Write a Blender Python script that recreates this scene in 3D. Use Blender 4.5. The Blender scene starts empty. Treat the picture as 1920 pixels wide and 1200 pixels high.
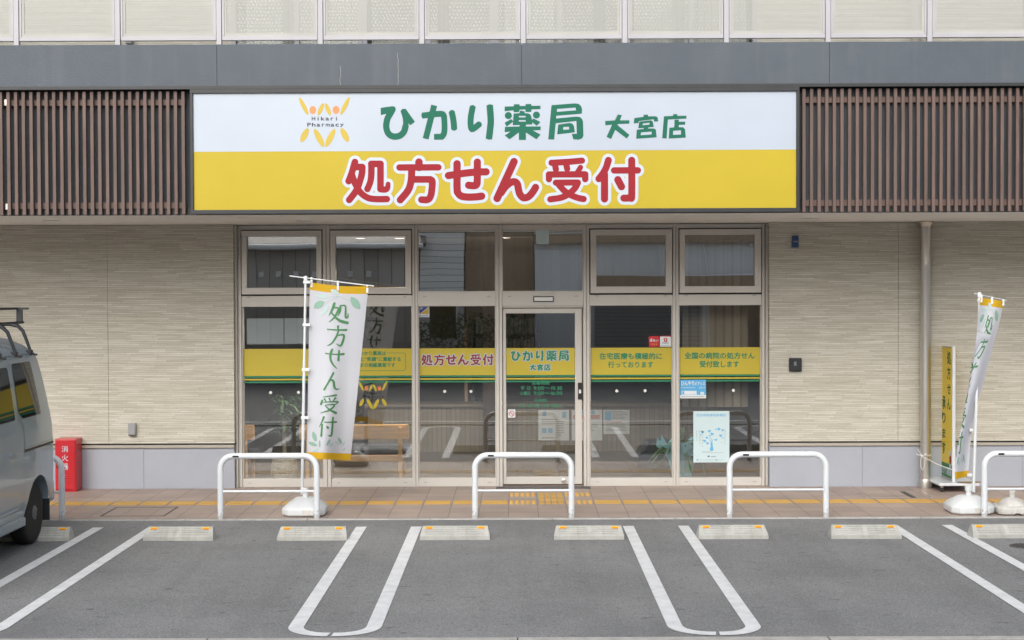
import bpy, bmesh, math, random
import numpy as np
from mathutils import Vector, Matrix
random.seed(7)
rad = math.radians
scene = bpy.context.scene
col = scene.collection

# ------------------------------------------------------------------ camera
FPX = 2850.0
YAW, PITCH, ROLL = 0.0035, 0.02105, 0.0036
CAM = Vector((0, -17.27, 2.25))
fw = Vector((-math.sin(YAW)*math.cos(PITCH), math.cos(YAW)*math.cos(PITCH), -math.sin(PITCH)))
r0 = fw.cross(Vector((0, 0, 1))).normalized(); u0 = r0.cross(fw)
rt = r0*math.cos(ROLL) - u0*math.sin(ROLL); up = u0*math.cos(ROLL) + r0*math.sin(ROLL)
cd = bpy.data.cameras.new('camera'); cam = bpy.data.objects.new('camera', cd); col.objects.link(cam)
M4 = Matrix((rt, up, -fw)).transposed().to_4x4(); M4.translation = CAM
cam.matrix_world = M4
cd.sensor_width = 36; cd.lens = FPX/1920*36; cd.clip_start = 0.1; cd.clip_end = 2000
scene.camera = cam

# ------------------------------------------------------------------ light
SUN_EL, SUN_AZ = 35, 193      # azimuth: where the sun stands, clockwise from +Y
w = bpy.data.worlds.new('World'); scene.world = w; w.use_nodes = True
nt = w.node_tree; bg = nt.nodes['Background']
sky = nt.nodes.new('ShaderNodeTexSky'); sky.sky_type = 'NISHITA'; sky.sun_disc = False
sky.sun_elevation = rad(SUN_EL); sky.sun_rotation = rad(SUN_AZ); sky.dust_density = 4; sky.air_density = 1.0
hs = nt.nodes.new('ShaderNodeHueSaturation'); hs.inputs['Saturation'].default_value = 0.5
nt.links.new(sky.outputs[0], hs.inputs['Color']); nt.links.new(hs.outputs[0], bg.inputs[0])
bg.inputs[1].default_value = 0.15
sl = bpy.data.lights.new('sun', 'SUN'); sl.energy = 1.1; sl.angle = rad(60); sl.color = (.985, 1, .975)
so = bpy.data.objects.new('sun', sl); col.objects.link(so)
sd = Vector((math.sin(rad(SUN_AZ))*math.cos(rad(SUN_EL)), math.cos(rad(SUN_AZ))*math.cos(rad(SUN_EL)), math.sin(rad(SUN_EL))))
so.rotation_euler = sd.to_track_quat('Z', 'Y').to_euler()
scene.view_settings.view_transform = 'Standard'; scene.view_settings.look = 'None'
scene.view_settings.gamma = 1; scene.view_settings.exposure = 0.42
scene.view_settings.use_curve_mapping = False
scene.cycles.max_bounces = 8; scene.cycles.transparent_max_bounces = 16; scene.cycles.caustics_reflective = False

# ------------------------------------------------------------------ survey helper: picture point -> point on a plane of the place
def at(px, py, Y=None, Z=None):
    d = fw*FPX + rt*(px-960) - up*(py-600)
    t = (Y-CAM.y)/d.y if Y is not None else (Z-CAM.z)/d.z
    return CAM + d*t
FY = -0.02                       # plane of the shop front
def fx(px, Y=FY): return at(px, 700, Y).x
def fz(py, px=700, Y=FY): return at(px, py, Y).z

# ------------------------------------------------------------------ materials
def mat(name, base, rough=.6, metal=0., spec=.5, nodes=None, coat=0.):
    m = bpy.data.materials.new(name); m.use_nodes = True
    b = m.node_tree.nodes['Principled BSDF']
    b.inputs['Base Color'].default_value = (*base, 1); b.inputs['Roughness'].default_value = rough
    b.inputs['Metallic'].default_value = metal; b.inputs['Specular IOR Level'].default_value = spec
    b.inputs['Coat Weight'].default_value = coat
    if nodes: nodes(m.node_tree, b)
    return m
def N(t, ty, **kw):
    n = t.nodes.new(ty)
    for k, v in kw.items():
        if hasattr(n, k): setattr(n, k, v)
        else: n.inputs[k].default_value = v
    return n
def noise_mix(t, b, c1, c2, scale=5., detail=6., rough=.6, bump=0., bscale=None, lo=.35, hi=.65, stretch=(1, 1, 1), rvar=0.):
    tc = N(t, 'ShaderNodeTexCoord'); mp = N(t, 'ShaderNodeMapping'); mp.inputs['Scale'].default_value = stretch
    t.links.new(tc.outputs['Object'], mp.inputs[0])
    n = N(t, 'ShaderNodeTexNoise'); n.inputs['Scale'].default_value = scale; n.inputs['Detail'].default_value = detail; n.inputs['Roughness'].default_value = rough
    t.links.new(mp.outputs[0], n.inputs['Vector'])
    r = N(t, 'ShaderNodeValToRGB'); r.color_ramp.elements[0].position = lo; r.color_ramp.elements[1].position = hi
    r.color_ramp.elements[0].color = (*c1, 1); r.color_ramp.elements[1].color = (*c2, 1)
    t.links.new(n.outputs['Fac'], r.inputs[0]); t.links.new(r.outputs[0], b.inputs['Base Color'])
    if bump:
        n2 = N(t, 'ShaderNodeTexNoise'); n2.inputs['Scale'].default_value = bscale or scale*6; n2.inputs['Detail'].default_value = 3
        t.links.new(mp.outputs[0], n2.inputs['Vector'])
        bp = N(t, 'ShaderNodeBump'); bp.inputs['Strength'].default_value = bump; bp.inputs['Distance'].default_value = .01
        t.links.new(n2.outputs['Fac'], bp.inputs['Height']); t.links.new(bp.outputs[0], b.inputs['Normal'])
    return r, n, mp
def varied(name, c, dv=.12, scale=6., rough=.6, metal=0., bump=0., spec=.5, bscale=None, stretch=(1, 1, 1), coat=0.):
    c1 = tuple(x*(1-dv) for x in c); c2 = tuple(min(1, x*(1+dv)) for x in c)
    return mat(name, c, rough, metal, spec, lambda t, b: noise_mix(t, b, c1, c2, scale, bump=bump, bscale=bscale, stretch=stretch), coat)

def multiply_mask(t, b, src, maskfac, colr):
    mx = N(t, 'ShaderNodeMix', data_type='RGBA'); mx.inputs[7].default_value = (*colr, 1)
    t.links.new(maskfac, mx.inputs[0]); t.links.new(src, mx.inputs[6]); t.links.new(mx.outputs[2], b.inputs['Base Color'])
    return mx

def asphalt_nodes(t, b):
    r, n, mp = noise_mix(t, b, (.172, .175, .178), (.232, .234, .237), .9, detail=8, lo=.3, hi=.7)
    g = N(t, 'ShaderNodeTexNoise'); g.inputs['Scale'].default_value = 85; g.inputs['Detail'].default_value = 3
    t.links.new(mp.outputs[0], g.inputs['Vector'])
    gr = N(t, 'ShaderNodeValToRGB'); gr.color_ramp.elements[0].position = .40; gr.color_ramp.elements[1].position = .62
    gr.color_ramp.elements[0].color = (.76, .76, .76, 1); gr.color_ramp.elements[1].color = (1.24, 1.24, 1.24, 1)
    t.links.new(g.outputs['Fac'], gr.inputs[0])
    mu = N(t, 'ShaderNodeMix', data_type='RGBA', blend_type='MULTIPLY'); mu.inputs[0].default_value = 1
    t.links.new(r.outputs[0], mu.inputs[6]); t.links.new(gr.outputs[0], mu.inputs[7])
    # oil spots: stretched noise, thresholded
    mp2 = N(t, 'ShaderNodeMapping'); mp2.inputs['Scale'].default_value = (2.2, 5.0, 1)
    tc = N(t, 'ShaderNodeTexCoord'); t.links.new(tc.outputs['Object'], mp2.inputs[0])
    s = N(t, 'ShaderNodeTexNoise'); s.inputs['Scale'].default_value = 2.3; s.inputs['Detail'].default_value = 5; s.inputs['Roughness'].default_value = .62
    t.links.new(mp2.outputs[0], s.inputs['Vector'])
    sr = N(t, 'ShaderNodeValToRGB'); sr.color_ramp.elements[0].position = .625; sr.color_ramp.elements[1].position = .68
    sr.color_ramp.elements[0].color = (0, 0, 0, 1); sr.color_ramp.elements[1].color = (.75, .75, .75, 1)
    t.links.new(s.outputs['Fac'], sr.inputs[0])
    multiply_mask(t, b, mu.outputs[2], sr.outputs[0], (.085, .084, .082))
    mx1 = b.inputs['Base Color'].links[0].from_socket
    v = N(t, 'ShaderNodeTexVoronoi'); v.inputs['Scale'].default_value = 1.7; v.inputs['Randomness'].default_value = 1
    dn_ = N(t, 'ShaderNodeTexNoise'); dn_.inputs['Scale'].default_value = 16; dn_.inputs['Detail'].default_value = 4; t.links.new(tc.outputs['Object'], dn_.inputs['Vector'])
    ds = N(t, 'ShaderNodeVectorMath', operation='SCALE'); ds.inputs['Scale'].default_value = .10; t.links.new(dn_.outputs['Color'], ds.inputs[0])
    av = N(t, 'ShaderNodeVectorMath', operation='ADD'); t.links.new(tc.outputs['Object'], av.inputs[0]); t.links.new(ds.outputs[0], av.inputs[1]); t.links.new(av.outputs[0], v.inputs['Vector'])
    vr_ = N(t, 'ShaderNodeValToRGB'); vr_.color_ramp.elements[0].position = .028; vr_.color_ramp.elements[1].position = .05
    vr_.color_ramp.elements[0].color = (.7, .7, .7, 1); vr_.color_ramp.elements[1].color = (0, 0, 0, 1); t.links.new(v.outputs['Distance'], vr_.inputs[0])
    multiply_mask(t, b, mx1, vr_.outputs[0], (.045, .045, .043))
    mx2 = b.inputs['Base Color'].links[0].from_socket
    wv_ = N(t, 'ShaderNodeTexNoise'); wv_.inputs['Scale'].default_value = 1; wv_.inputs['Detail'].default_value = 6; mp4 = N(t, 'ShaderNodeMapping'); mp4.inputs['Scale'].default_value = (2.6, .16, 1)
    t.links.new(tc.outputs['Object'], mp4.inputs[0]); t.links.new(mp4.outputs[0], wv_.inputs['Vector'])
    wr_ = N(t, 'ShaderNodeValToRGB'); wr_.color_ramp.elements[0].position = .5; wr_.color_ramp.elements[1].position = .7
    wr_.color_ramp.elements[0].color = (0, 0, 0, 1); wr_.color_ramp.elements[1].color = (.28, .28, .28, 1); t.links.new(wv_.outputs['Fac'], wr_.inputs[0])
    multiply_mask(t, b, mx2, wr_.outputs[0], (.11, .11, .11))
    bp = N(t, 'ShaderNodeBump'); bp.inputs['Strength'].default_value = .35; bp.inputs['Distance'].default_value = .004
    t.links.new(g.outputs['Fac'], bp.inputs['Height']); t.links.new(bp.outputs[0], b.inputs['Normal'])

def cladding_nodes(t, b, rows=.0205, c1=(.52, .50, .43), c2=(.65, .635, .57)):
    tc = N(t, 'ShaderNodeTexCoord'); sep = N(t, 'ShaderNodeSeparateXYZ'); cb = N(t, 'ShaderNodeCombineXYZ')
    t.links.new(tc.outputs['Object'], sep.inputs[0]); t.links.new(sep.outputs['Z'], cb.inputs['Y'])
    dz = N(t, 'ShaderNodeMath', operation='DIVIDE'); dz.inputs[1].default_value = rows; t.links.new(sep.outputs['Z'], dz.inputs[0])
    fl = N(t, 'ShaderNodeMath', operation='FLOOR'); t.links.new(dz.outputs[0], fl.inputs[0])
    wn = N(t, 'ShaderNodeTexWhiteNoise', noise_dimensions='1D'); t.links.new(fl.outputs[0], wn.inputs['W'])
    ma = N(t, 'ShaderNodeMath', operation='MULTIPLY_ADD'); ma.inputs[1].default_value = 7.3; t.links.new(wn.outputs['Value'], ma.inputs[0]); t.links.new(sep.outputs['X'], ma.inputs[2]); t.links.new(ma.outputs[0], cb.inputs['X'])
    br = N(t, 'ShaderNodeTexBrick'); br.offset = 0; br.squash = 1
    br.inputs['Scale'].default_value = 1; br.inputs['Brick Width'].default_value = .31; br.inputs['Row Height'].default_value = rows
    br.inputs['Mortar Size'].default_value = .0028; br.inputs['Mortar Smooth'].default_value = .2; br.inputs['Bias'].default_value = -.1
    br.inputs['Color1'].default_value = (*c1, 1); br.inputs['Color2'].default_value = (*c2, 1); br.inputs['Mortar'].default_value = (.42, .40, .325, 1)
    t.links.new(cb.outputs[0], br.inputs['Vector'])
    mp = N(t, 'ShaderNodeMapping'); mp.inputs['Scale'].default_value = (2.6, 1, 46)
    t.links.new(tc.outputs['Object'], mp.inputs[0])
    n = N(t, 'ShaderNodeTexNoise'); n.inputs['Scale'].default_value = 1; n.inputs['Detail'].default_value = 5; n.inputs['Roughness'].default_value = .7
    t.links.new(mp.outputs[0], n.inputs['Vector'])
    r = N(t, 'ShaderNodeValToRGB'); r.color_ramp.elements[0].position = .3; r.color_ramp.elements[1].position = .7
    r.color_ramp.elements[0].color = (.84, .825, .79, 1); r.color_ramp.elements[1].color = (1.17, 1.17, 1.19, 1)
    t.links.new(n.outputs['Fac'], r.inputs[0])
    mu = N(t, 'ShaderNodeMix', data_type='RGBA', blend_type='MULTIPLY'); mu.inputs[0].default_value = 1
    t.links.new(br.outputs['Color'], mu.inputs[6]); t.links.new(r.outputs[0], mu.inputs[7]); t.links.new(mu.outputs[2], b.inputs['Base Color'])
    inv = N(t, 'ShaderNodeMath', operation='SUBTRACT'); inv.inputs[0].default_value = 1; t.links.new(br.outputs['Fac'], inv.inputs[1])
    bp = N(t, 'ShaderNodeBump'); bp.inputs['Strength'].default_value = .6; bp.inputs['Distance'].default_value = .006
    t.links.new(inv.outputs[0], bp.inputs['Height']); t.links.new(bp.outputs[0], b.inputs['Normal'])

def tile_nodes(t, b):
    tc = N(t, 'ShaderNodeTexCoord'); mp = N(t, 'ShaderNodeMapping'); mp.inputs['Location'].default_value = (.095, .0, 0)
    t.links.new(tc.outputs['Object'], mp.inputs[0])
    br = N(t, 'ShaderNodeTexBrick'); br.offset = 0; br.squash = 1
    br.inputs['Scale'].default_value = 1; br.inputs['Brick Width'].default_value = .297; br.inputs['Row Height'].default_value = .297
    br.inputs['Mortar Size'].default_value = .0045; br.inputs['Mortar Smooth'].default_value = .1; br.inputs['Bias'].default_value = 0
    br.inputs['Color1'].default_value = (.365, .285, .245, 1); br.inputs['Color2'].default_value = (.415, .33, .285, 1); br.inputs['Mortar'].default_value = (.19, .165, .15, 1)
    t.links.new(mp.outputs[0], br.inputs['Vector'])
    n = N(t, 'ShaderNodeTexNoise'); n.inputs['Scale'].default_value = 2.2; n.inputs['Detail'].default_value = 8
    t.links.new(tc.outputs['Object'], n.inputs['Vector'])
    r = N(t, 'ShaderNodeValToRGB'); r.color_ramp.elements[0].position = .3; r.color_ramp.elements[1].position = .7
    r.color_ramp.elements[0].color = (.82, .83, .84, 1); r.color_ramp.elements[1].color = (1.1, 1.08, 1.06, 1)
    t.links.new(n.outputs['Fac'], r.inputs[0])
    mu = N(t, 'ShaderNodeMix', data_type='RGBA', blend_type='MULTIPLY'); mu.inputs[0].default_value = 1
    t.links.new(br.outputs['Color'], mu.inputs[6]); t.links.new(r.outputs[0], mu.inputs[7]); t.links.new(mu.outputs[2], b.inputs['Base Color'])

def glass_mat(name, refl=.1, tint=(.80, .84, .83)):
    m = bpy.data.materials.new(name); m.use_nodes = True; t = m.node_tree
    t.nodes.remove(t.nodes['Principled BSDF']); out = t.nodes['Material Output']
    tr = N(t, 'ShaderNodeBsdfTransparent'); tr.inputs[0].default_value = (*tint, 1)
    gl = N(t, 'ShaderNodeBsdfGlossy'); gl.inputs['Roughness'].default_value = .0; gl.inputs[0].default_value = (1, 1, 1, 1)
    fr = N(t, 'ShaderNodeFresnel'); fr.inputs['IOR'].default_value = 1.5
    ad = N(t, 'ShaderNodeMath', operation='ADD'); ad.inputs[1].default_value = refl; ad.use_clamp = True
    t.links.new(fr.outputs[0], ad.inputs[0])
    # faint waviness of float glass
    tc = N(t, 'ShaderNodeTexCoord'); n = N(t, 'ShaderNodeTexNoise'); n.inputs['Scale'].default_value = 1.3; n.inputs['Detail'].default_value = 1
    t.links.new(tc.outputs['Object'], n.inputs['Vector'])
    bp = N(t, 'ShaderNodeBump'); bp.inputs['Strength'].default_value = .05; bp.inputs['Distance'].default_value = .01
    t.links.new(n.outputs['Fac'], bp.inputs['Height']); t.links.new(bp.outputs[0], gl.inputs['Normal'])
    mx = N(t, 'ShaderNodeMixShader'); t.links.new(ad.outputs[0], mx.inputs[0]); t.links.new(tr.outputs[0], mx.inputs[1]); t.links.new(gl.outputs[0], mx.inputs[2])
    t.links.new(mx.outputs[0], out.inputs[0]); return m

def perforated(name, c, pitch=.0105, rad_=.25):
    m = mat(name, c, .5); t = m.node_tree; b = t.nodes['Principled BSDF']; out = t.nodes['Material Output']
    tc = N(t, 'ShaderNodeTexCoord'); mp = N(t, 'ShaderNodeMapping'); mp.inputs['Scale'].default_value = (1/pitch, 1, 1/pitch)
    t.links.new(tc.outputs['Object'], mp.inputs[0])
    sep = N(t, 'ShaderNodeSeparateXYZ'); t.links.new(mp.outputs[0], sep.inputs[0])
    zf = N(t, 'ShaderNodeMath', operation='FLOOR'); t.links.new(sep.outputs['Z'], zf.inputs[0])
    zh = N(t, 'ShaderNodeMath', operation='MULTIPLY'); zh.inputs[1].default_value = .5; t.links.new(zf.outputs[0], zh.inputs[0])
    xo = N(t, 'ShaderNodeMath', operation='ADD'); t.links.new(sep.outputs['X'], xo.inputs[0]); t.links.new(zh.outputs[0], xo.inputs[1])
    def cen(s):
        f = N(t, 'ShaderNodeMath', operation='FRACT'); t.links.new(s, f.inputs[0])
        a = N(t, 'ShaderNodeMath', operation='SUBTRACT'); a.inputs[1].default_value = .5; t.links.new(f.outputs[0], a.inputs[0]); return a.outputs[0]
    cb = N(t, 'ShaderNodeCombineXYZ'); t.links.new(cen(xo.outputs[0]), cb.inputs[0]); t.links.new(cen(sep.outputs['Z']), cb.inputs[1])
    ln = N(t, 'ShaderNodeVectorMath', operation='LENGTH'); t.links.new(cb.outputs[0], ln.inputs[0])
    lt = N(t, 'ShaderNodeMath', operation='LESS_THAN'); lt.inputs[1].default_value = rad_; t.links.new(ln.outputs['Value'], lt.inputs[0])
    tr = N(t, 'ShaderNodeBsdfTransparent'); mx = N(t, 'ShaderNodeMixShader')
    t.links.new(lt.outputs[0], mx.inputs[0]); t.links.new(b.outputs[0], mx.inputs[1]); t.links.new(tr.outputs[0], mx.inputs[2]); t.links.new(mx.outputs[0], out.inputs[0])
    return m

def stripes(name, c1, c2, pitch, axis='X', duty=.12, rough=.5, bump=.5, var=.1):
    def f(t, b):
        tc = N(t, 'ShaderNodeTexCoord'); sep = N(t, 'ShaderNodeSeparateXYZ'); t.links.new(tc.outputs['Object'], sep.inputs[0])
        dv = N(t, 'ShaderNodeMath', operation='DIVIDE'); dv.inputs[1].default_value = pitch; t.links.new(sep.outputs[axis], dv.inputs[0])
        fr = N(t, 'ShaderNodeMath', operation='FRACT'); t.links.new(dv.outputs[0], fr.inputs[0])
        lt = N(t, 'ShaderNodeMath', operation='LESS_THAN'); lt.inputs[1].default_value = duty; t.links.new(fr.outputs[0], lt.inputs[0])
        fl = N(t, 'ShaderNodeMath', operation='FLOOR'); t.links.new(dv.outputs[0], fl.inputs[0])
        wn = N(t, 'ShaderNodeTexWhiteNoise', noise_dimensions='1D'); t.links.new(fl.outputs[0], wn.inputs['W'])
        mr = N(t, 'ShaderNodeMapRange'); mr.inputs['To Min'].default_value = 1-var; mr.inputs['To Max'].default_value = 1+var
        t.links.new(wn.outputs['Value'], mr.inputs['Value'])
        sc = N(t, 'ShaderNodeVectorMath', operation='SCALE'); sc.inputs[0].default_value = c1; t.links.new(mr.outputs[0], sc.inputs['Scale'])
        mx = N(t, 'ShaderNodeMix', data_type='RGBA'); mx.inputs[7].default_value = (*c2, 1)
        t.links.new(lt.outputs[0], mx.inputs[0]); t.links.new(sc.outputs[0], mx.inputs[6]); t.links.new(mx.outputs[2], b.inputs['Base Color'])
        iv = N(t, 'ShaderNodeMath', operation='SUBTRACT'); iv.inputs[0].default_value = 1; t.links.new(lt.outputs[0], iv.inputs[1])
        bp = N(t, 'ShaderNodeBump'); bp.inputs['Strength'].default_value = bump; bp.inputs['Distance'].default_value = .01
        t.links.new(iv.outputs[0], bp.inputs['Height']); t.links.new(bp.outputs[0], b.inputs['Normal'])
    return mat(name, c1, rough, nodes=f)

def cloth_mat(name, c):
    m = mat(name, c, .75); t = m.node_tree; b = t.nodes['Principled BSDF']; out = t.nodes['Material Output']
    tl = N(t, 'ShaderNodeBsdfTranslucent'); tl.inputs[0].default_value = (*c, 1); mx = N(t, 'ShaderNodeMixShader'); mx.inputs[0].default_value = .25
    t.links.new(b.outputs[0], mx.inputs[1]); t.links.new(tl.outputs[0], mx.inputs[2]); t.links.new(mx.outputs[0], out.inputs[0]); return m

def emis(name, c, s):
    m = bpy.data.materials.new(name); m.use_nodes = True; b = m.node_tree.nodes['Principled BSDF']
    b.inputs['Emission Color'].default_value = (*c, 1); b.inputs['Emission Strength'].default_value = s; return m

def worn_paint(t, b):
    r, n, mp = noise_mix(t, b, (.60, .615, .63), (.72, .735, .75), 7, detail=9, lo=.35, hi=.6)
    s = N(t, 'ShaderNodeTexNoise'); s.inputs['Scale'].default_value = 38; s.inputs['Detail'].default_value = 8; s.inputs['Roughness'].default_value = .75
    t.links.new(mp.outputs[0], s.inputs['Vector'])
    sr = N(t, 'ShaderNodeValToRGB'); sr.color_ramp.elements[0].position = .57; sr.color_ramp.elements[1].position = .68
    sr.color_ramp.elements[0].color = (0, 0, 0, 1); sr.color_ramp.elements[1].color = (.55, .55, .55, 1)
    t.links.new(s.outputs['Fac'], sr.inputs[0]); multiply_mask(t, b, r.outputs[0], sr.outputs[0], (.3, .3, .3))

def chipped(t, b):
    r, n, mp = noise_mix(t, b, (.66, .69, .72), (.70, .73, .755), 5)
    tc = N(t, 'ShaderNodeTexCoord'); sep = N(t, 'ShaderNodeSeparateXYZ'); t.links.new(tc.outputs['Object'], sep.inputs[0])
    mr = N(t, 'ShaderNodeMapRange'); mr.inputs['From Min'].default_value = .0; mr.inputs['From Max'].default_value = .14; mr.inputs['To Min'].default_value = .62; mr.inputs['To Max'].default_value = .30
    t.links.new(sep.outputs['Z'], mr.inputs['Value'])
    g = N(t, 'ShaderNodeTexNoise'); g.inputs['Scale'].default_value = 34; g.inputs['Detail'].default_value = 7; g.inputs['Roughness'].default_value = .7
    t.links.new(tc.outputs['Object'], g.inputs['Vector'])
    lt = N(t, 'ShaderNodeMath', operation='LESS_THAN'); t.links.new(g.outputs['Fac'], lt.inputs[0]); t.links.new(mr.outputs[0], lt.inputs[1])
    sc = N(t, 'ShaderNodeMath', operation='MULTIPLY'); sc.inputs[1].default_value = .55; t.links.new(lt.outputs[0], sc.inputs[0])
    multiply_mask(t, b, r.outputs[0], sc.outputs[0], (.30, .27, .24))
def band_nodes(t, b):
    r, n, mp = noise_mix(t, b, (.070, .086, .107), (.080, .097, .118), 3, detail=8)
    v = N(t, 'ShaderNodeTexNoise'); v.inputs['Scale'].default_value = 42; v.inputs['Detail'].default_value = 4; v.inputs['Distortion'].default_value = .6
    mp2 = N(t, 'ShaderNodeMapping'); mp2.inputs['Scale'].default_value = (1, 1, 1.8)
    tc = N(t, 'ShaderNodeTexCoord'); t.links.new(tc.outputs['Object'], mp2.inputs[0]); t.links.new(mp2.outputs[0], v.inputs['Vector'])
    bp = N(t, 'ShaderNodeBump'); s2 = N(t, 'ShaderNodeTexNoise'); s2.inputs['Scale'].default_value = 1; s2.inputs['Detail'].default_value = 6; s2.inputs['Distortion'].default_value = .4
    mp3 = N(t, 'ShaderNodeMapping'); mp3.inputs['Scale'].default_value = (9, 1, .8); t.links.new(tc.outputs['Object'], mp3.inputs[0]); t.links.new(mp3.outputs[0], s2.inputs['Vector'])
    sr = N(t, 'ShaderNodeValToRGB'); sr.color_ramp.elements[0].position = .52; sr.color_ramp.elements[1].position = .78
    sr.color_ramp.elements[0].color = (0, 0, 0, 1); sr.color_ramp.elements[1].color = (.16, .16, .16, 1)
    t.links.new(s2.outputs['Fac'], sr.inputs[0]); multiply_mask(t, b, r.outputs[0], sr.outputs[0], (.17, .18, .19))
    bp.inputs['Strength'].default_value = .45; bp.inputs['Distance'].default_value = .006
    t.links.new(v.outputs['Fac'], bp.inputs['Height']); t.links.new(bp.outputs[0], b.inputs['Normal'])

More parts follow.
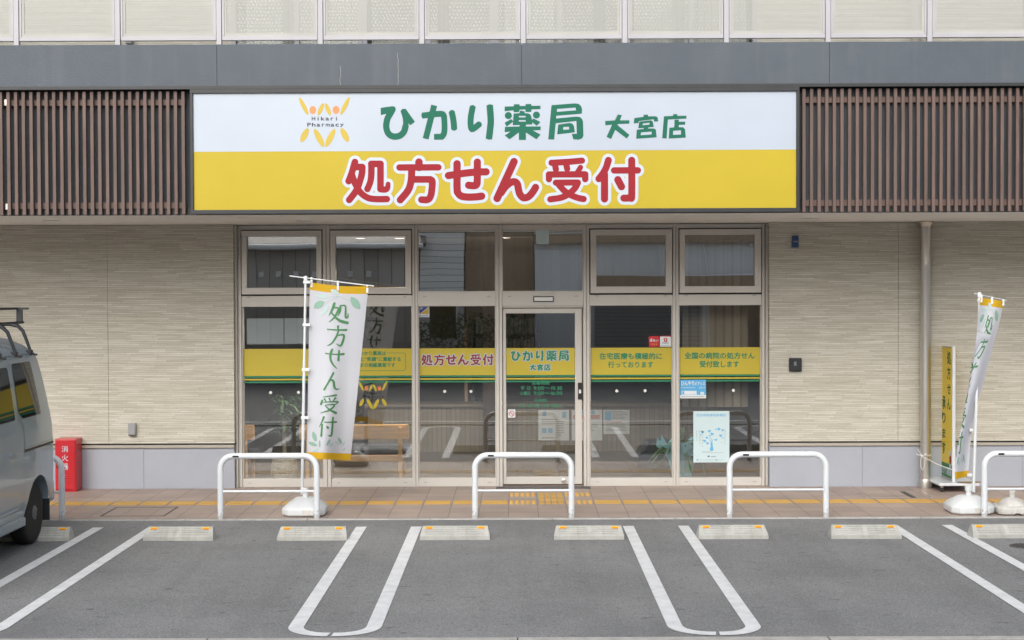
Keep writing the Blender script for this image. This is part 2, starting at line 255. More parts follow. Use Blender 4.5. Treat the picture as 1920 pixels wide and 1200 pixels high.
M = dict(
    asphalt=mat('asphalt', (.1, .1, .1), .85, nodes=asphalt_nodes),
    road=varied('road_asphalt', (.22, .22, .22), .15, 3, .85, bump=.2, bscale=150),
    cladding=mat('cladding', (.4, .38, .3), .7, nodes=cladding_nodes),
    tiles=mat('paving_tiles', (.4, .3, .25), .55, nodes=tile_nodes),
    baseboard=varied('base_panel', (.375, .40, .455), .04, 2.5, .6, bump=.1, bscale=60),
    flashing=varied('flashing', (.40, .37, .32), .05, 4, .45),
    kerb=varied('kerb_concrete', (.40, .39, .37), .14, 9, .85, bump=.2),
    band=mat('band_paint', (.12, .14, .16), .6, nodes=band_nodes),
    black=varied('black_metal', (.018, .02, .024), .2, 5, .4),
    backing=varied('dark_backing', (.045, .053, .063), .1, 2, .6),
    wood=varied('brown_louvre', (.125, .082, .069), .2, 4, .6, bump=.15, bscale=30, stretch=(5, 5, .5)),
    soffit=varied('soffit_board', (.86, .855, .83), .04, 2, .7),
    frame=varied('beige_aluminium', (.60, .575, .535), .03, 3, .42, metal=.1),
    gasket=mat('gasket', (.03, .028, .025), .6),
    glass=glass_mat('shop_glass', .115, (.95, .965, .96)), glassup=glass_mat('upper_glass', .30, (.88, .90, .89)),
    glassv=glass_mat('van_glass', .05, (.06, .06, .06)),
    whitepaint=varied('white_powder_coat', (.68, .71, .74), .02, 6, .28, coat=.2),
    screenframe=varied('screen_frame', (.41, .405, .435), .03, 3, .4),
    perf=perforated('perforated_panel', (.38, .385, .36)),
    screencloth=varied('screen_shade', (.43, .43, .40), .05, 3, .8),
    signwhite=varied('sign_white', (.42, .475, .555), .03, 1.2, .25),
    signyellow=varied('sign_yellow', (.47, .36, .026), .03, 1.2, .4, spec=.25),
    red=varied('letter_red', (.29, .015, .024), .03, 3, .5, spec=.2),
    green=varied('letter_green', (.012, .13, .082), .04, 3, .5, spec=.2),
    letwhite=varied('letter_white', (.50, .545, .62), .02, 3, .35),
    orange=varied('logo_orange', (.75, .24, .08), .03, 3, .4),
    logoyellow=varied('logo_yellow', (.50, .36, .03), .03, 3, .4),
    ink=mat('ink', (.03, .035, .05), .5),
    filmyellow=varied('film_yellow', (.55, .44, .045), .03, 2, .35),
    filmgreen=varied('film_green', (.02, .22, .11), .05, 2, .4),
    filmred=varied('film_red', (.27, .03, .03), .03, 2, .4),
    paper=varied('paper', (.72, .76, .78), .03, 4, .7),
    paperteal=varied('paper_pale', (.56, .70, .73), .02, 4, .7),
    skyblue=mat('print_blue', (.10, .42, .75), .6),
    paleblue=mat('print_pale_blue', (.25, .50, .72), .6),
    printgrey=mat('print_grey', (.28, .3, .31), .7),
    printpink=mat('print_pink', (.6, .36, .33), .7),
    redcab=varied('cabinet_red', (.50, .012, .022), .05, 3, .35, coat=.2),
    concrete=None, steel=varied('brushed_steel', (.60, .575, .53), .06, 4, .33, metal=.9, stretch=(8, 8, 1)),
    cloth=cloth_mat('banner_cloth', (.66, .68, .74)), clothyellow=cloth_mat('banner_yellow', (.70, .42, .012)),
    brush=mat('brush_green', (.065, .22, .085), .7), leaf1=mat('print_leaf_light', (.45, .57, .56), .7), leaf2=mat('print_leaf_mid', (.25, .42, .33), .7),
    plastic=varied('white_plastic', (.66, .685, .70), .04, 5, .42), oldplastic=varied('weathered_plastic', (.56, .55, .52), .12, 12, .7, bump=.3),
    sticker=mat('sticker_orange', (.85, .30, .01), .35),
    stickery=mat('sticker_yellow', (.85, .55, .02), .35),
    vanpaint=mat('van_paint', (.27, .345, .40), .26, .2, coat=.8),
    tyre=varied('tyre_rubber', (.022, .021, .020), .2, 10, .85, bump=.2),
    blackplastic=mat('black_plastic', (.02, .022, .026), .5),
    rim=varied('steel_rim', (.085, .10, .12), .1, 8, .4, metal=.3), chrome=mat('chrome', (.6, .6, .6), .2, 1.),
    tail=mat('tail_red', (.4, .01, .01), .2), lamp=mat('lamp_glass', (.7, .7, .7), .1),
    brick=None, drain=varied('drain_iron', (.10, .10, .10), .2, 20, .6, metal=.5),
    tactile=varied('tactile_yellow', (.60, .36, .085), .06, 4, .6),
    paint=mat('road_paint', (.75, .75, .75), .6, nodes=worn_paint),
    greybox=varied('grey_box', (.30, .31, .32), .04, 3, .5), bluebox=mat('blue_plastic', (.01, .06, .20), .2, coat=.5),
    beech=varied('beech_wood', (.74, .43, .19), .15, 3, .5, stretch=(1, 1, 8)), seatgrey=varied('seat_vinyl', (.09, .10, .12), .1, 5, .4),
    intwall=varied('interior_wall', (.36, .34, .30), .03, 2, .8), intfloor=varied('interior_floor', (.10, .085, .07), .1, 2, .4),
    slats=stripes('counter_slats', (.24, .21, .165), (.15, .13, .10), .065, 'X', .12, var=.1), counter=varied('counter_top', (.2, .17, .135), .05, 3, .4),
    darkwood=varied('dark_wood', (.05, .035, .028), .2, 3, .5, stretch=(3, 3, .4)), blind=stripes('roller_blind', (.48, .39, .29), (.30, .23, .16), .10, 'X', .3, bump=.2, var=.18),
    shade=varied('shade_cloth', (.62, .60, .55), .03, 3, .8), rope=varied('rope', (.50, .45, .33), .3, 30, .9, bump=.8, bscale=60, stretch=(1, 1, 5)),
    leaf=varied('leaf_green', (.05, .13, .03), .35, 12, .5), trunk=varied('trunk_grey', (.3, .27, .2), .2, 15, .8),
    wrap=varied('wrapping_paper', (.35, .75, .85), .1, 3, .5), navy=varied('navy_vinyl', (.02, .03, .045), .1, 4, .35),
    lit=emis('lit_lamp', (1, .78, .68), 6),
    ribbed=stripes('ribbed_siding', (.50, .465, .43), (.16, .15, .14), .34, 'X', .06, bump=.8, var=.12),
    ribbedwhite=stripes('pale_siding', (.86, .87, .87), (.74, .75, .76), .22, 'X', .06, bump=.3, var=.05),
    clap=stripes('clapboard', (.84, .83, .80), (.30, .29, .27), .16, 'Z', .1, bump=.8, var=.05),
    shutter=stripes('shutter_steel', (.30, .31, .32), (.08, .08, .09), .10, 'Z', .25, bump=.8, var=.05),
    rooftile=varied('roof_tile', (.06, .06, .065), .2, 5, .5), brownwall=varied('brown_wall', (.42, .31, .21), .15, 3, .7, stretch=(3, 3, .6)),
    blockwall=varied('block_wall', (.32, .31, .29), .15, 4, .9, bump=.2),
    hedge=varied('hedge_leaf', (.05, .10, .035), .35, 9, .6), whitetrim=varied('white_trim', (.80, .80, .78), .04, 3, .5),
    stepboard=varied('worn_board', (.26, .20, .11), .3, 12, .8), string=mat('string', (.75, .74, .72), .7), grey=mat('grey', (.18, .19, .2), .5),
)
def stop_nodes(t, b):
    r, n, mp = noise_mix(t, b, (.36, .36, .335), (.46, .46, .43), 9, detail=9, bump=.3, bscale=90)
    mp2 = N(t, 'ShaderNodeMapping'); mp2.inputs['Scale'].default_value = (22, 3, 1.5)
    tc = N(t, 'ShaderNodeTexCoord'); t.links.new(tc.outputs['Object'], mp2.inputs[0])
    oi = N(t, 'ShaderNodeObjectInfo'); ov = N(t, 'ShaderNodeVectorMath', operation='SCALE'); ov.inputs['Scale'].default_value = 3.7; t.links.new(oi.outputs['Location'], ov.inputs[0]); t.links.new(ov.outputs[0], mp2.inputs['Location']); t.links.new(ov.outputs[0], mp.inputs['Location'])
    s = N(t, 'ShaderNodeTexNoise'); s.inputs['Scale'].default_value = 1; s.inputs['Detail'].default_value = 4
    t.links.new(mp2.outputs[0], s.inputs['Vector'])
    sr = N(t, 'ShaderNodeValToRGB'); sr.color_ramp.elements[0].position = .54; sr.color_ramp.elements[1].position = .75
    sr.color_ramp.elements[0].color = (0, 0, 0, 1); sr.color_ramp.elements[1].color = (.45, .45, .45, 1)
    t.links.new(s.outputs['Fac'], sr.inputs[0]); multiply_mask(t, b, r.outputs[0], sr.outputs[0], (.30, .28, .22))
M['concrete'] = mat('stop_concrete', (.5, .5, .45), .85, nodes=stop_nodes)

# ------------------------------------------------------------------ object helpers
def tag(o, label=None, cat=None, group=None, kind=None):
    if label: o['label'] = label
    if cat: o['category'] = cat
    if group: o['group'] = group
    if kind: o['kind'] = kind
    return o
def empty(name, loc=(0, 0, 0), rz=0., label=None, cat=None, group=None):
    o = bpy.data.objects.new(name, None); col.objects.link(o); o.location = loc; o.rotation_euler[2] = rz
    o.empty_display_size = .2
    return tag(o, label, cat, group)
class MB:
    """collects shapes; build() links them as ONE mesh object"""
    def __init__(s): s.v = []; s.f = []; s.m = []
    def add(s, vs, fs, mi=0):
        n = len(s.v); s.v += [tuple(v) for v in vs]; s.f += [tuple(i+n for i in f) for f in fs]; s.m += [mi]*len(fs); return s
    def box(s, x0, x1, y0, y1, z0, z1, mi=0):
        return s.add([(x0, y0, z0), (x1, y0, z0), (x1, y1, z0), (x0, y1, z0), (x0, y0, z1), (x1, y0, z1), (x1, y1, z1), (x0, y1, z1)],
                     [(3, 2, 1, 0), (4, 5, 6, 7), (0, 1, 5, 4), (1, 2, 6, 5), (2, 3, 7, 6), (3, 0, 4, 7)], mi)
    def prism(s, pts, axis, a0, a1, mi=0):
        n = len(pts)
        def mk(p, a): return {'X': (a, p[0], p[1]), 'Y': (p[0], a, p[1]), 'Z': (p[0], p[1], a)}[axis]
        vs = [mk(p, a0) for p in pts] + [mk(p, a1) for p in pts]
        fs = [tuple(range(n))[::-1], tuple(range(n, 2*n))] + [(i, (i+1) % n, n+(i+1) % n, n+i) for i in range(n)]
        return s.add(vs, fs, mi)
    def tube(s, pts, r, seg=12, mi=0, cap=True):
        pts = [Vector(p) for p in pts]; rs = r if isinstance(r, (list, tuple)) else [r]*len(pts)
        vs = []; up_ = None
        for i, p in enumerate(pts):
            d = (pts[min(i+1, len(pts)-1)] - pts[max(i-1, 0)]).normalized()
            if up_ is None: up_ = Vector((0, 0, 1)) if abs(d.z) < .9 else Vector((0, 1, 0))
            a = d.cross(up_).normalized(); up_ = a.cross(d).normalized()
            for k in range(seg):
                t = 2*math.pi*k/seg; vs.append(p + (a*math.cos(t) + up_*math.sin(t))*rs[i])
        fs = []
        for i in range(len(pts)-1):
            for k in range(seg): fs.append((i*seg+k, i*seg+(k+1) % seg, (i+1)*seg+(k+1) % seg, (i+1)*seg+k))
        if cap: fs += [tuple(range(seg))[::-1], tuple(range((len(pts)-1)*seg, len(pts)*seg))]
        return s.add(vs, fs, mi)
    def lathe(s, prof, c=(0, 0, 0), seg=28, mi=0, sx=1., sy=1., axis='Z'):
        vs = []
        for r, z in prof:
            for k in range(seg):
                t = 2*math.pi*k/seg; a, b_ = r*math.cos(t)*sx, r*math.sin(t)*sy
                vs.append((c[0]+a, c[1]+b_, c[2]+z) if axis == 'Z' else ((c[0]+z, c[1]+a, c[2]+b_) if axis == 'X' else (c[0]+a, c[1]+z, c[2]+b_)))
        fs = []
        for i in range(len(prof)-1):
            for k in range(seg): fs.append((i*seg+k, i*seg+(k+1) % seg, (i+1)*seg+(k+1) % seg, (i+1)*seg+k))
        fs += [tuple(range(seg))[::-1], tuple(range((len(prof)-1)*seg, len(prof)*seg))]
        return s.add(vs, fs, mi)
    def rings(s, rings, mi=0, cap=True):
        n = len(rings[0]); vs = [p for r in rings for p in r]; fs = []
        for i in range(len(rings)-1):
            for k in range(n): fs.append((i*n+k, i*n+(k+1) % n, (i+1)*n+(k+1) % n, (i+1)*n+k))
        if cap: fs += [tuple(range(n))[::-1], tuple(range((len(rings)-1)*n, len(rings)*n))]
        return s.add(vs, fs, mi)
    def build(s, name, m, parent=None, smooth=False, bevel=0., fix=True, bseg=2):
        me = bpy.data.meshes.new(name); me.from_pydata(s.v, [], s.f)
        for mm in (m if isinstance(m, (list, tuple)) else [m]): me.materials.append(mm)
        for p, mi in zip(me.polygons, s.m): p.material_index = mi
        if fix or bevel:
            bm = bmesh.new(); bm.from_mesh(me)
            if fix: bmesh.ops.recalc_face_normals(bm, faces=bm.faces)
            if bevel:
                es = [e for e in bm.edges if len(e.link_faces) == 2 and e.calc_face_angle(0) > .6]
                bmesh.ops.bevel(bm, geom=es, offset=bevel, segments=bseg, affect='EDGES', clamp_overlap=True, profile=.5)
            bm.to_mesh(me); bm.free()
        if smooth:
            for p in me.polygons: p.use_smooth = True
            try: me.set_sharp_from_angle(angle=rad(40))
            except Exception: pass
        o = bpy.data.objects.new(name, me); col.objects.link(o)
        if parent: o.parent = parent
        return o
def bx(name, m, parent, x0, x1, y0, y1, z0, z1, bevel=0.):
    return MB().box(x0, x1, y0, y1, z0, z1).build(name, m, parent, bevel=bevel)
def copy_tree(o, parent=None):
    c = o.copy(); col.objects.link(c)
    if parent: c.parent = parent; c.matrix_parent_inverse = o.matrix_parent_inverse.copy()
    for ch in [q for q in bpy.data.objects if q.parent == o]: copy_tree(ch, c)
    return c

# ------------------------------------------------------------------ flat lettering: strokes and polygons -> filled outline (marching squares)
def sdf_poly(P, x, y):
    d = np.full(x.shape, 1e9); ins = np.zeros(x.shape, bool)
    for ring in P:
        n = len(ring)
        for i in range(n):
            ax, ay = ring[i]; bx_, by = ring[(i+1) % n]; ex, ey = bx_-ax, by-ay; L = ex*ex+ey*ey + 1e-12
            t = np.clip(((x-ax)*ex + (y-ay)*ey)/L, 0, 1); d = np.minimum(d, np.hypot(x-ax-t*ex, y-ay-t*ey))
            if abs(by-ay) > 1e-9:
                c = ((ay > y) != (by > y)); xx = ax + (y-ay)/(by-ay)*ex; ins ^= c & (x < xx)
    return np.where(ins, -d, d)
def smooth_path(pts, n=4):
    if len(pts) < 3: return pts
    out = []; P = [np.array(p, float) for p in pts]
    for i in range(len(P)-1):
        p0 = P[max(i-1, 0)]; p1 = P[i]; p2 = P[i+1]; p3 = P[min(i+2, len(P)-1)]
        for k in range(n):
            t = k/n; out.append(tuple(.5*((2*p1) + (-p0+p2)*t + (2*p0-5*p1+4*p2-p3)*t*t + (-p0+3*p1-3*p2+p3)*t**3)))
    out.append(tuple(P[-1])); return out
def sdf_stroke(st, x, y):
    pts = st['p']; R = st.get('r', 58); flat = st.get('flat', False)
    if len(pts[0]) == 2: pts = [(a, b, R) for a, b in pts]
    if st.get('s', True): pts = smooth_path(pts)
    d = np.full(x.shape, 1e9); n = len(pts)-1
    for i in range(n):
        ax, ay, ra = pts[i]; bx_, by, rb = pts[i+1]; ex, ey = bx_-ax, by-ay; L = ex*ex+ey*ey + 1e-12
        tr = ((x-ax)*ex + (y-ay)*ey)/L; t = np.clip(tr, 0, 1)
        dd = np.hypot(x-ax-t*ex, y-ay-t*ey) - (ra + t*(rb-ra))
        l = math.sqrt(L)
        if flat and i == 0: dd = np.maximum(dd, -tr*l)
        if flat and i == n-1: dd = np.maximum(dd, (tr-1)*l)
        d = np.minimum(d, dd)
    return d
def shape_sdf(shapes, x, y):
    d = np.full(x.shape, 1e9)
    for s in shapes:
        if isinstance(s, dict): q = sdf_stroke(s, x, y)
        else: q = sdf_poly(s, x, y)
        d = np.minimum(d, q)
    return d
def march(shapes, step, grow=0., maxrun=6):
    xs, ys = [], []
    for s in shapes:
        pts = s['p'] if isinstance(s, dict) else [p for r in s for p in r]
        e = max([q[2] if len(q) > 2 else s.get('r', 58) for q in pts]) if isinstance(s, dict) else 0
        xs += [p[0]-e for p in pts] + [p[0]+e for p in pts]; ys += [p[1]-e for p in pts] + [p[1]+e for p in pts]
    pad = grow + step*2
    gx = np.arange(min(xs)-pad, max(xs)+pad+step, step); gy = np.arange(min(ys)-pad, max(ys)+pad+step, step)
    X, Y = np.meshgrid(gx, gy); D = shape_sdf(shapes, X, Y) - grow
    return march_grid(gx, gy, D, maxrun)
def march_grid(gx, gy, D, maxrun):
    D[np.abs(D) < 1e-6] = 1e-6
    polys = []
    I = D < 0; cnt = I[:-1, :-1].astype(int)+I[1:, :-1]+I[:-1, 1:]+I[1:, 1:]
    for j in range(len(gy)-1):
        i = 0; row = cnt[j]
        nz = np.nonzero(row)[0]; k = 0
        while k < len(nz):
            i = nz[k]
            if row[i] == 4:
                e = i
                while e+1 < len(row) and row[e+1] == 4 and e-i < maxrun: e += 1
                polys.append([(gx[i], gy[j]), (gx[e+1], gy[j]), (gx[e+1], gy[j+1]), (gx[i], gy[j+1])])
                while k < len(nz) and nz[k] <= e: k += 1
            else:
                c = [(gx[i], gy[j], D[j, i]), (gx[i+1], gy[j], D[j, i+1]), (gx[i+1], gy[j+1], D[j+1, i+1]), (gx[i], gy[j+1], D[j+1, i])]
                poly = []
                for a in range(4):
                    p, q = c[a], c[(a+1) % 4]
                    if p[2] < 0: poly.append((p[0], p[1]))
                    if (p[2] < 0) != (q[2] < 0):
                        t = p[2]/(p[2]-q[2]); poly.append((p[0]+(q[0]-p[0])*t, p[1]+(q[1]-p[1])*t))
                if len(poly) > 2: polys.append(poly)
                k += 1
    return polys
def lay(mb, polys, fn, mi=0):
    """fn maps 2-D to 3-D; weld by position so edges are shared"""
    idx = {}; vs = []; fs = []
    for p in polys:
        f = []
        for q in p:
            key = (round(q[0], 3), round(q[1], 3))
            if key not in idx: idx[key] = len(vs); vs.append(fn(*q))
            if not f or f[-1] != idx[key]: f.append(idx[key])
        if len(f) > 2 and f[0] != f[-1]: fs.append(tuple(f))
    mb.add(vs, fs, mi); return mb

# -- glyph strokes, units of the enlarged survey drawings
def S(r, *p, **k): return dict(p=list(p), r=r, **k)
RED1 = [  # 処方
 S(60, (245,228), (205,370), (172,470), (132,573)), S(60, (240,318), (375,318), s=False), S(60, (378,320), (372,430), (335,570), (290,700), (230,800), (142,910)),
 S(58, (200,480), (245,610), (310,730), (390,820), (500,880), (640,897), (820,895)), S(58, (540,262), (540,450), (520,590), (470,715)), S(60, (540,262), (705,262), (705,715), s=False),
 dict(p=[(705,700,58), (730,722,57), (800,722,56), (832,690,50), (843,625,43)]), 
 S(68, (1397,230), (1397,325)), S(58, (1048,327), (1747,324)), S(64, (1267,380), (1262,500), (1245,620), (1195,750), (1062,910)),
 S(61, (1290,541), (1600,541), s=False), S(62, (1600,541), (1636,575), (1632,700), (1608,840), (1555,905), (1445,906))]
RED2 = [S(65, (200,472), (420,440), (660,412), (878,405)), S(66, (355,260), (355,700), (375,790), (440,845), (560,860), (700,855), (797,843)),
 S(65, (720,230), (718,560), (702,640), (650,656), (563,646)), S(68, (1380,222), (1077,883)),
 S(65, (1150,780), (1220,680), (1310,605), (1390,583), (1440,625), (1460,720), (1482,800), (1530,860), (1580,873), (1650,845), (1720,765), (1768,685))]
RED3 = [S(56, (232,242), (500,228), (780,203)), S(56, (297,300), (310,360)), S(56, (500,290), (513,350)), S(48, (752,325), (690,430)),
 S(57, (185,537), (185,452), (838,450), (838,537), s=False), S(55, (308,600), (705,597), s=False), S(57, (705,600), (660,690), (575,775), (480,840), (380,875), (210,900)),
 S(57, (365,640), (450,735), (560,815), (700,872), (808,894)),
 S(62, (1255,197), (1215,325), (1160,430), (1082,530)), S(65, (1185,450), (1185,893)), S(58, (1357,380), (1785,378)), S(64, (1675,198), (1675,820), (1655,868), (1600,877), (1533,878)), S(66, (1425,547), (1490,672))]
def F(r, *p, **k): return dict(p=list(p), r=r, flat=True, **k)
GR = [  # ひかり (frame 4)
 [[(132,214),(340,183),(390,193),(404,235),(400,262),(262,312),(135,345)]],
 S(57, (345,245), (300,325), (250,420), (232,550), (262,660), (320,715), (392,731), (480,712), (550,645), (580,545)), F(50, (580,560), (586,480), (575,380), (537,257)), F(53, (535,255), (706,496)),
 F(54, (875,354), (1100,327), (1225,320)), S(53, (1225,321), (1272,368), (1279,640), (1235,733)), F(52, (1240,733), (1092,734)), F(54, (1095,168), (942,770)), F(55, (1410,280), (1440,430), (1456,600)),
 F(54, (1792,185), (1757,360), (1750,500), (1768,590), (1815,580), (1918,497)), F(59, (2095,162), (2112,400), (2110,520), (2080,775))]
def sh(P, dx, dy=0, k=1.): return [[(a*k+dx, b*k+dy) for a, b in r] for r in P]
def circ(cx, cy, r, r2=None, n=28, ang=0., pw=1.):
    r2 = r2 or r; o = []
    for i in range(n):
        t = 2*math.pi*i/n; a, b = r*math.cos(t), r2*math.sin(t)*(abs(math.sin(t))**(pw-1))
        o.append((cx+a*math.cos(ang)-b*math.sin(ang), cy+a*math.sin(ang)+b*math.cos(ang)))
    return [o]
YAKU = [[[(445,190),(610,185),(610,150),(712,148),(712,180),(820,178),(820,145),(922,145),(928,178),(1088,175),(1090,235),(928,240),(922,287),(820,287),(815,240),(715,245),(700,290),(608,290),(600,258),(443,275)]],
 circ(510,352,64), circ(1015,342,63), [[(443,482),(563,413),(600,460),(478,550)]], [[(938,430),(960,402),(1087,468),(1022,537),(938,470)]],
 [[(605,315),(712,308),(720,262),(805,278),(805,310),(870,312),(910,335),(932,400),(942,512),(825,515),(825,548),(1092,548),(1090,613),(950,618),(1090,695),(1015,778),(825,655),(827,790),(700,790),(700,655),(532,780),(445,710),(548,640),(443,650),(450,555),(712,548),(712,520),(588,525)],
  [(700,357),(822,357),(822,385),(700,385)], [(698,433),(822,433),(822,460),(698,460)]]]
KYOKU = [[[(1287,165),(1700,133),(1770,140),(1820,180),(1837,240),(1832,318),(1375,355),(1370,405),(1730,370),(1800,378),(1840,420),(1855,470),(1862,710),(1840,760),(1780,785),(1680,780),(1652,682),(1742,680),(1735,448),(1362,490),(1335,783),(1228,778)], [(1390,232),(1720,207),(1728,257),(1382,285)]],
 [[(1408,515),(1600,485),(1660,495),(1690,540),(1707,652),(1388,690)], [(1500,557),(1603,552),(1603,603),(1495,608)]]]
GR += [sh(p, 1920) for p in YAKU+KYOKU]
OMIYA = [[[(236,450),(408,438),(462,330),(538,348),(500,438),(673,437),(673,495),(470,503),(455,520),(673,700),(625,765),(418,610),(343,775),(262,735),(362,515),(240,527)]],
 [[(762,398),(925,375),(930,337),(1007,336),(1007,366),(1150,365),(1180,385),(1192,455),(1118,460),(1112,418),(845,452),(832,487),(750,494)]],
 [[(850,462),(1060,437),(1095,460),(1112,555),(1010,567),(1005,585),(1120,585),(1150,610),(1163,743),(795,770),(805,607),(930,592),(932,573),(832,582)], [(912,495),(1035,480),(1035,515),(912,527)], [(882,655),(1073,640),(1075,692),(875,707)]],
 [[(1295,365),(1460,358),(1460,327),(1535,327),(1535,358),(1700,355),(1700,407),(1365,423),(1343,765),(1263,757)]],
 [[(1485,425),(1562,425),(1562,465),(1678,460),(1678,515),(1562,520),(1562,562),(1640,562),(1675,600),(1687,748),(1380,765),(1393,572),(1480,565)], [(1460,625),(1600,615),(1603,692),(1457,700)]]]
def ell(x0, y0, x1, y1, hw): return circ((x0+x1)/2, (y0+y1)/2, math.hypot(x1-x0, y1-y0)/2, hw, 32, math.atan2(y1-y0, x1-x0), 1.12)
LOGO_Y = [ell(228,138,412,497,44), ell(724,254,618,504,44), ell(763,254,869,504,44), ell(1256,130,1076,496,44), ell(410,770,266,1050,62), ell(538,782,732,1152,60), ell(957,782,770,1152,60), ell(1085,768,1234,1044,62)]
LOGO_O = [circ(507,397,69,83), circ(981,394,69,83)]

# text from the built-in font, fitted to a box in the plane (x0,x1,z0,z1)
def text_polys(body, offset=0., space=1.):
    c = bpy.data.curves.new('t', 'FONT'); c.body = body; c.size = 1; c.offset = offset; c.space_character = space; c.resolution_u = 3
    o = bpy.data.objects.new('t', c); col.objects.link(o)
    dg = bpy.context.evaluated_depsgraph_get(); me = bpy.data.meshes.new_from_object(o.evaluated_get(dg))
    vs = [(v.co.x, v.co.y) for v in me.vertices]; fs = [tuple(p.vertices) for p in me.polygons]
    bpy.data.objects.remove(o); bpy.data.curves.remove(c); bpy.data.meshes.remove(me)
    xs = [v[0] for v in vs]; ys = [v[1] for v in vs]; return vs, fs, (min(xs), max(xs), min(ys), max(ys))
def bold_polys(ch, grow, step=.045, cache={}):
    """one character, thickened evenly by growing its outline"""
    k = (ch, grow, step)
    if k not in cache:
        vs, fs, bb = text_polys(ch); ec = {}
        for f in fs:
            for a, b in zip(f, f[1:]+f[:1]): q = (min(a, b), max(a, b)); ec[q] = ec.get(q, 0)+1
        ed = [(vs[a], vs[b]) for (a, b), n in ec.items() if n == 1]
        gx = np.arange(bb[0]-grow-2*step, bb[1]+grow+3*step, step); gy = np.arange(bb[2]-grow-2*step, bb[3]+grow+3*step, step)
        X, Y = np.meshgrid(gx, gy); d = np.full(X.shape, 1e9); ins = np.zeros(X.shape, bool)
        for (ax, ay), (bx_, by) in ed:
            ex, ey = bx_-ax, by-ay; L = ex*ex+ey*ey+1e-12; t = np.clip(((X-ax)*ex+(Y-ay)*ey)/L, 0, 1)
            d = np.minimum(d, np.hypot(X-ax-t*ex, Y-ay-t*ey))
            if abs(ey) > 1e-9: ins ^= ((ay > Y) != (by > Y)) & (X < ax+(Y-ay)/ey*ex)
        cache[k] = march_grid(gx, gy, np.where(ins, -d, d)-grow, 40)
    return cache[k]
def fit_text(mb, body, box, fn, offset=0., mi=0, space=1.):
    """box = (a0, a1, b0, b1), b0 the bottom; fn maps (a, b) to 3-D. offset > 0 thickens the strokes"""
    a0, a1, b0, b1 = box
    if offset <= 0:
        vs, fs, (x0, x1, y0, y1) = text_polys(body, 0, space)
        mb.add([fn(a0+(v[0]-x0)/(x1-x0)*(a1-a0), b0+(v[1]-y0)/(y1-y0)*(b1-b0)) for v in vs], fs, mi); return mb
    x = 0; parts = []; pen = 0.
    for ch in body:
        if ch == ' ': pen += .3; continue
        vs, fs, bb = text_polys(ch); adv = 1.0 if ord(ch) > 255 and ch not in '“”' else bb[1]+.06
        parts.append((bold_polys(ch, offset), pen)); x1_ = pen+bb[1]; pen += adv
    P = [[(a+p, b) for a, b in pl] for pls, p in parts for pl in pls]
    X_ = [q[0] for pl in P for q in pl]; Y_ = [q[1] for pl in P for q in pl]; x0, x1, y0, y1 = min(X_), max(X_), min(Y_), max(Y_)
    lay(mb, P, lambda u, v: fn(a0+(u-x0)/(x1-x0)*(a1-a0), b0+(v-y0)/(y1-y0)*(b1-b0)), mi); return mb
def spx(Y, dy):  # maps picture units on a wall-parallel plane
    return lambda a, b: tuple(at(a, b, Y) + Vector((0, dy, 0)))
def glyphs(mb, shapes, k, ox, oy, fn, grow=0., step=9., mi=0, maxrun=40):
    lay(mb, march(shapes, step, grow, maxrun), lambda a, b: fn(ox+a*k, oy+b*k), mi); return mb

# ================================================================== GROUND
tag(MB().box(-250, 250, -300, 200, -.5, -.03).build('ground', M['road']), kind='structure')
tag(MB().box(-14, 14, -7.5, -2.5, -.1, -.008).build('parking_lot', M['asphalt']), kind='structure')
tag(MB().box(-14, 14, -2.43, .02, -.1, 0).build('pavement', M['tiles']), kind='structure')
kb = MB()
x = -14.0
while x < 14:
    kb.box(x, x+1.19, -2.5, -2.43, -.1, .003); x += 1.195
tag(kb.build('kerb', M['kerb'], bevel=.004), kind='structure')
gm = MB(); x = -14.0
while x < 14:
    gm.box(x, x+1.99, -7.60, -7.5, -.2, -.004); gm.box(x, x+1.99, -8.05, -7.93, -.2, -.004); x += 2.0
tag(gm.build('gutter', M['kerb'], bevel=.004), kind='structure')
gb = MB(); gb.box(-14, 14, -7.93, -7.60, -.2, -.06)
tag(gb.build('gutter_bed', M['kerb']), kind='structure')
tag(MB().box(-14, 14, -8.75, -8.6, -.05, -.024).build('road_line', M['paint']), kind='structure')
def grate(x0, x1, lab):
    g = MB(); g.box(x0, x1, -7.925, -7.905, -.05, -.006).box(x0, x1, -7.625, -7.605, -.05, -.006)
    xx = x0
    while xx < x1: g.box(xx, xx+.009, -7.905, -7.625, -.045, -.008); xx += .022
    tag(g.build('drain_grate', M['drain']), lab, 'drain grate', 'drain grates in the gutter')
grate(-.3, .35, 'iron drain grate at the bottom edge below the middle parking bay')
grate(.38, 1.36, 'iron drain grate below the bracket-shaped bay line right of the middle')
grate(2.45, 4.4, 'long iron drain grate at the lower right corner of the car park')

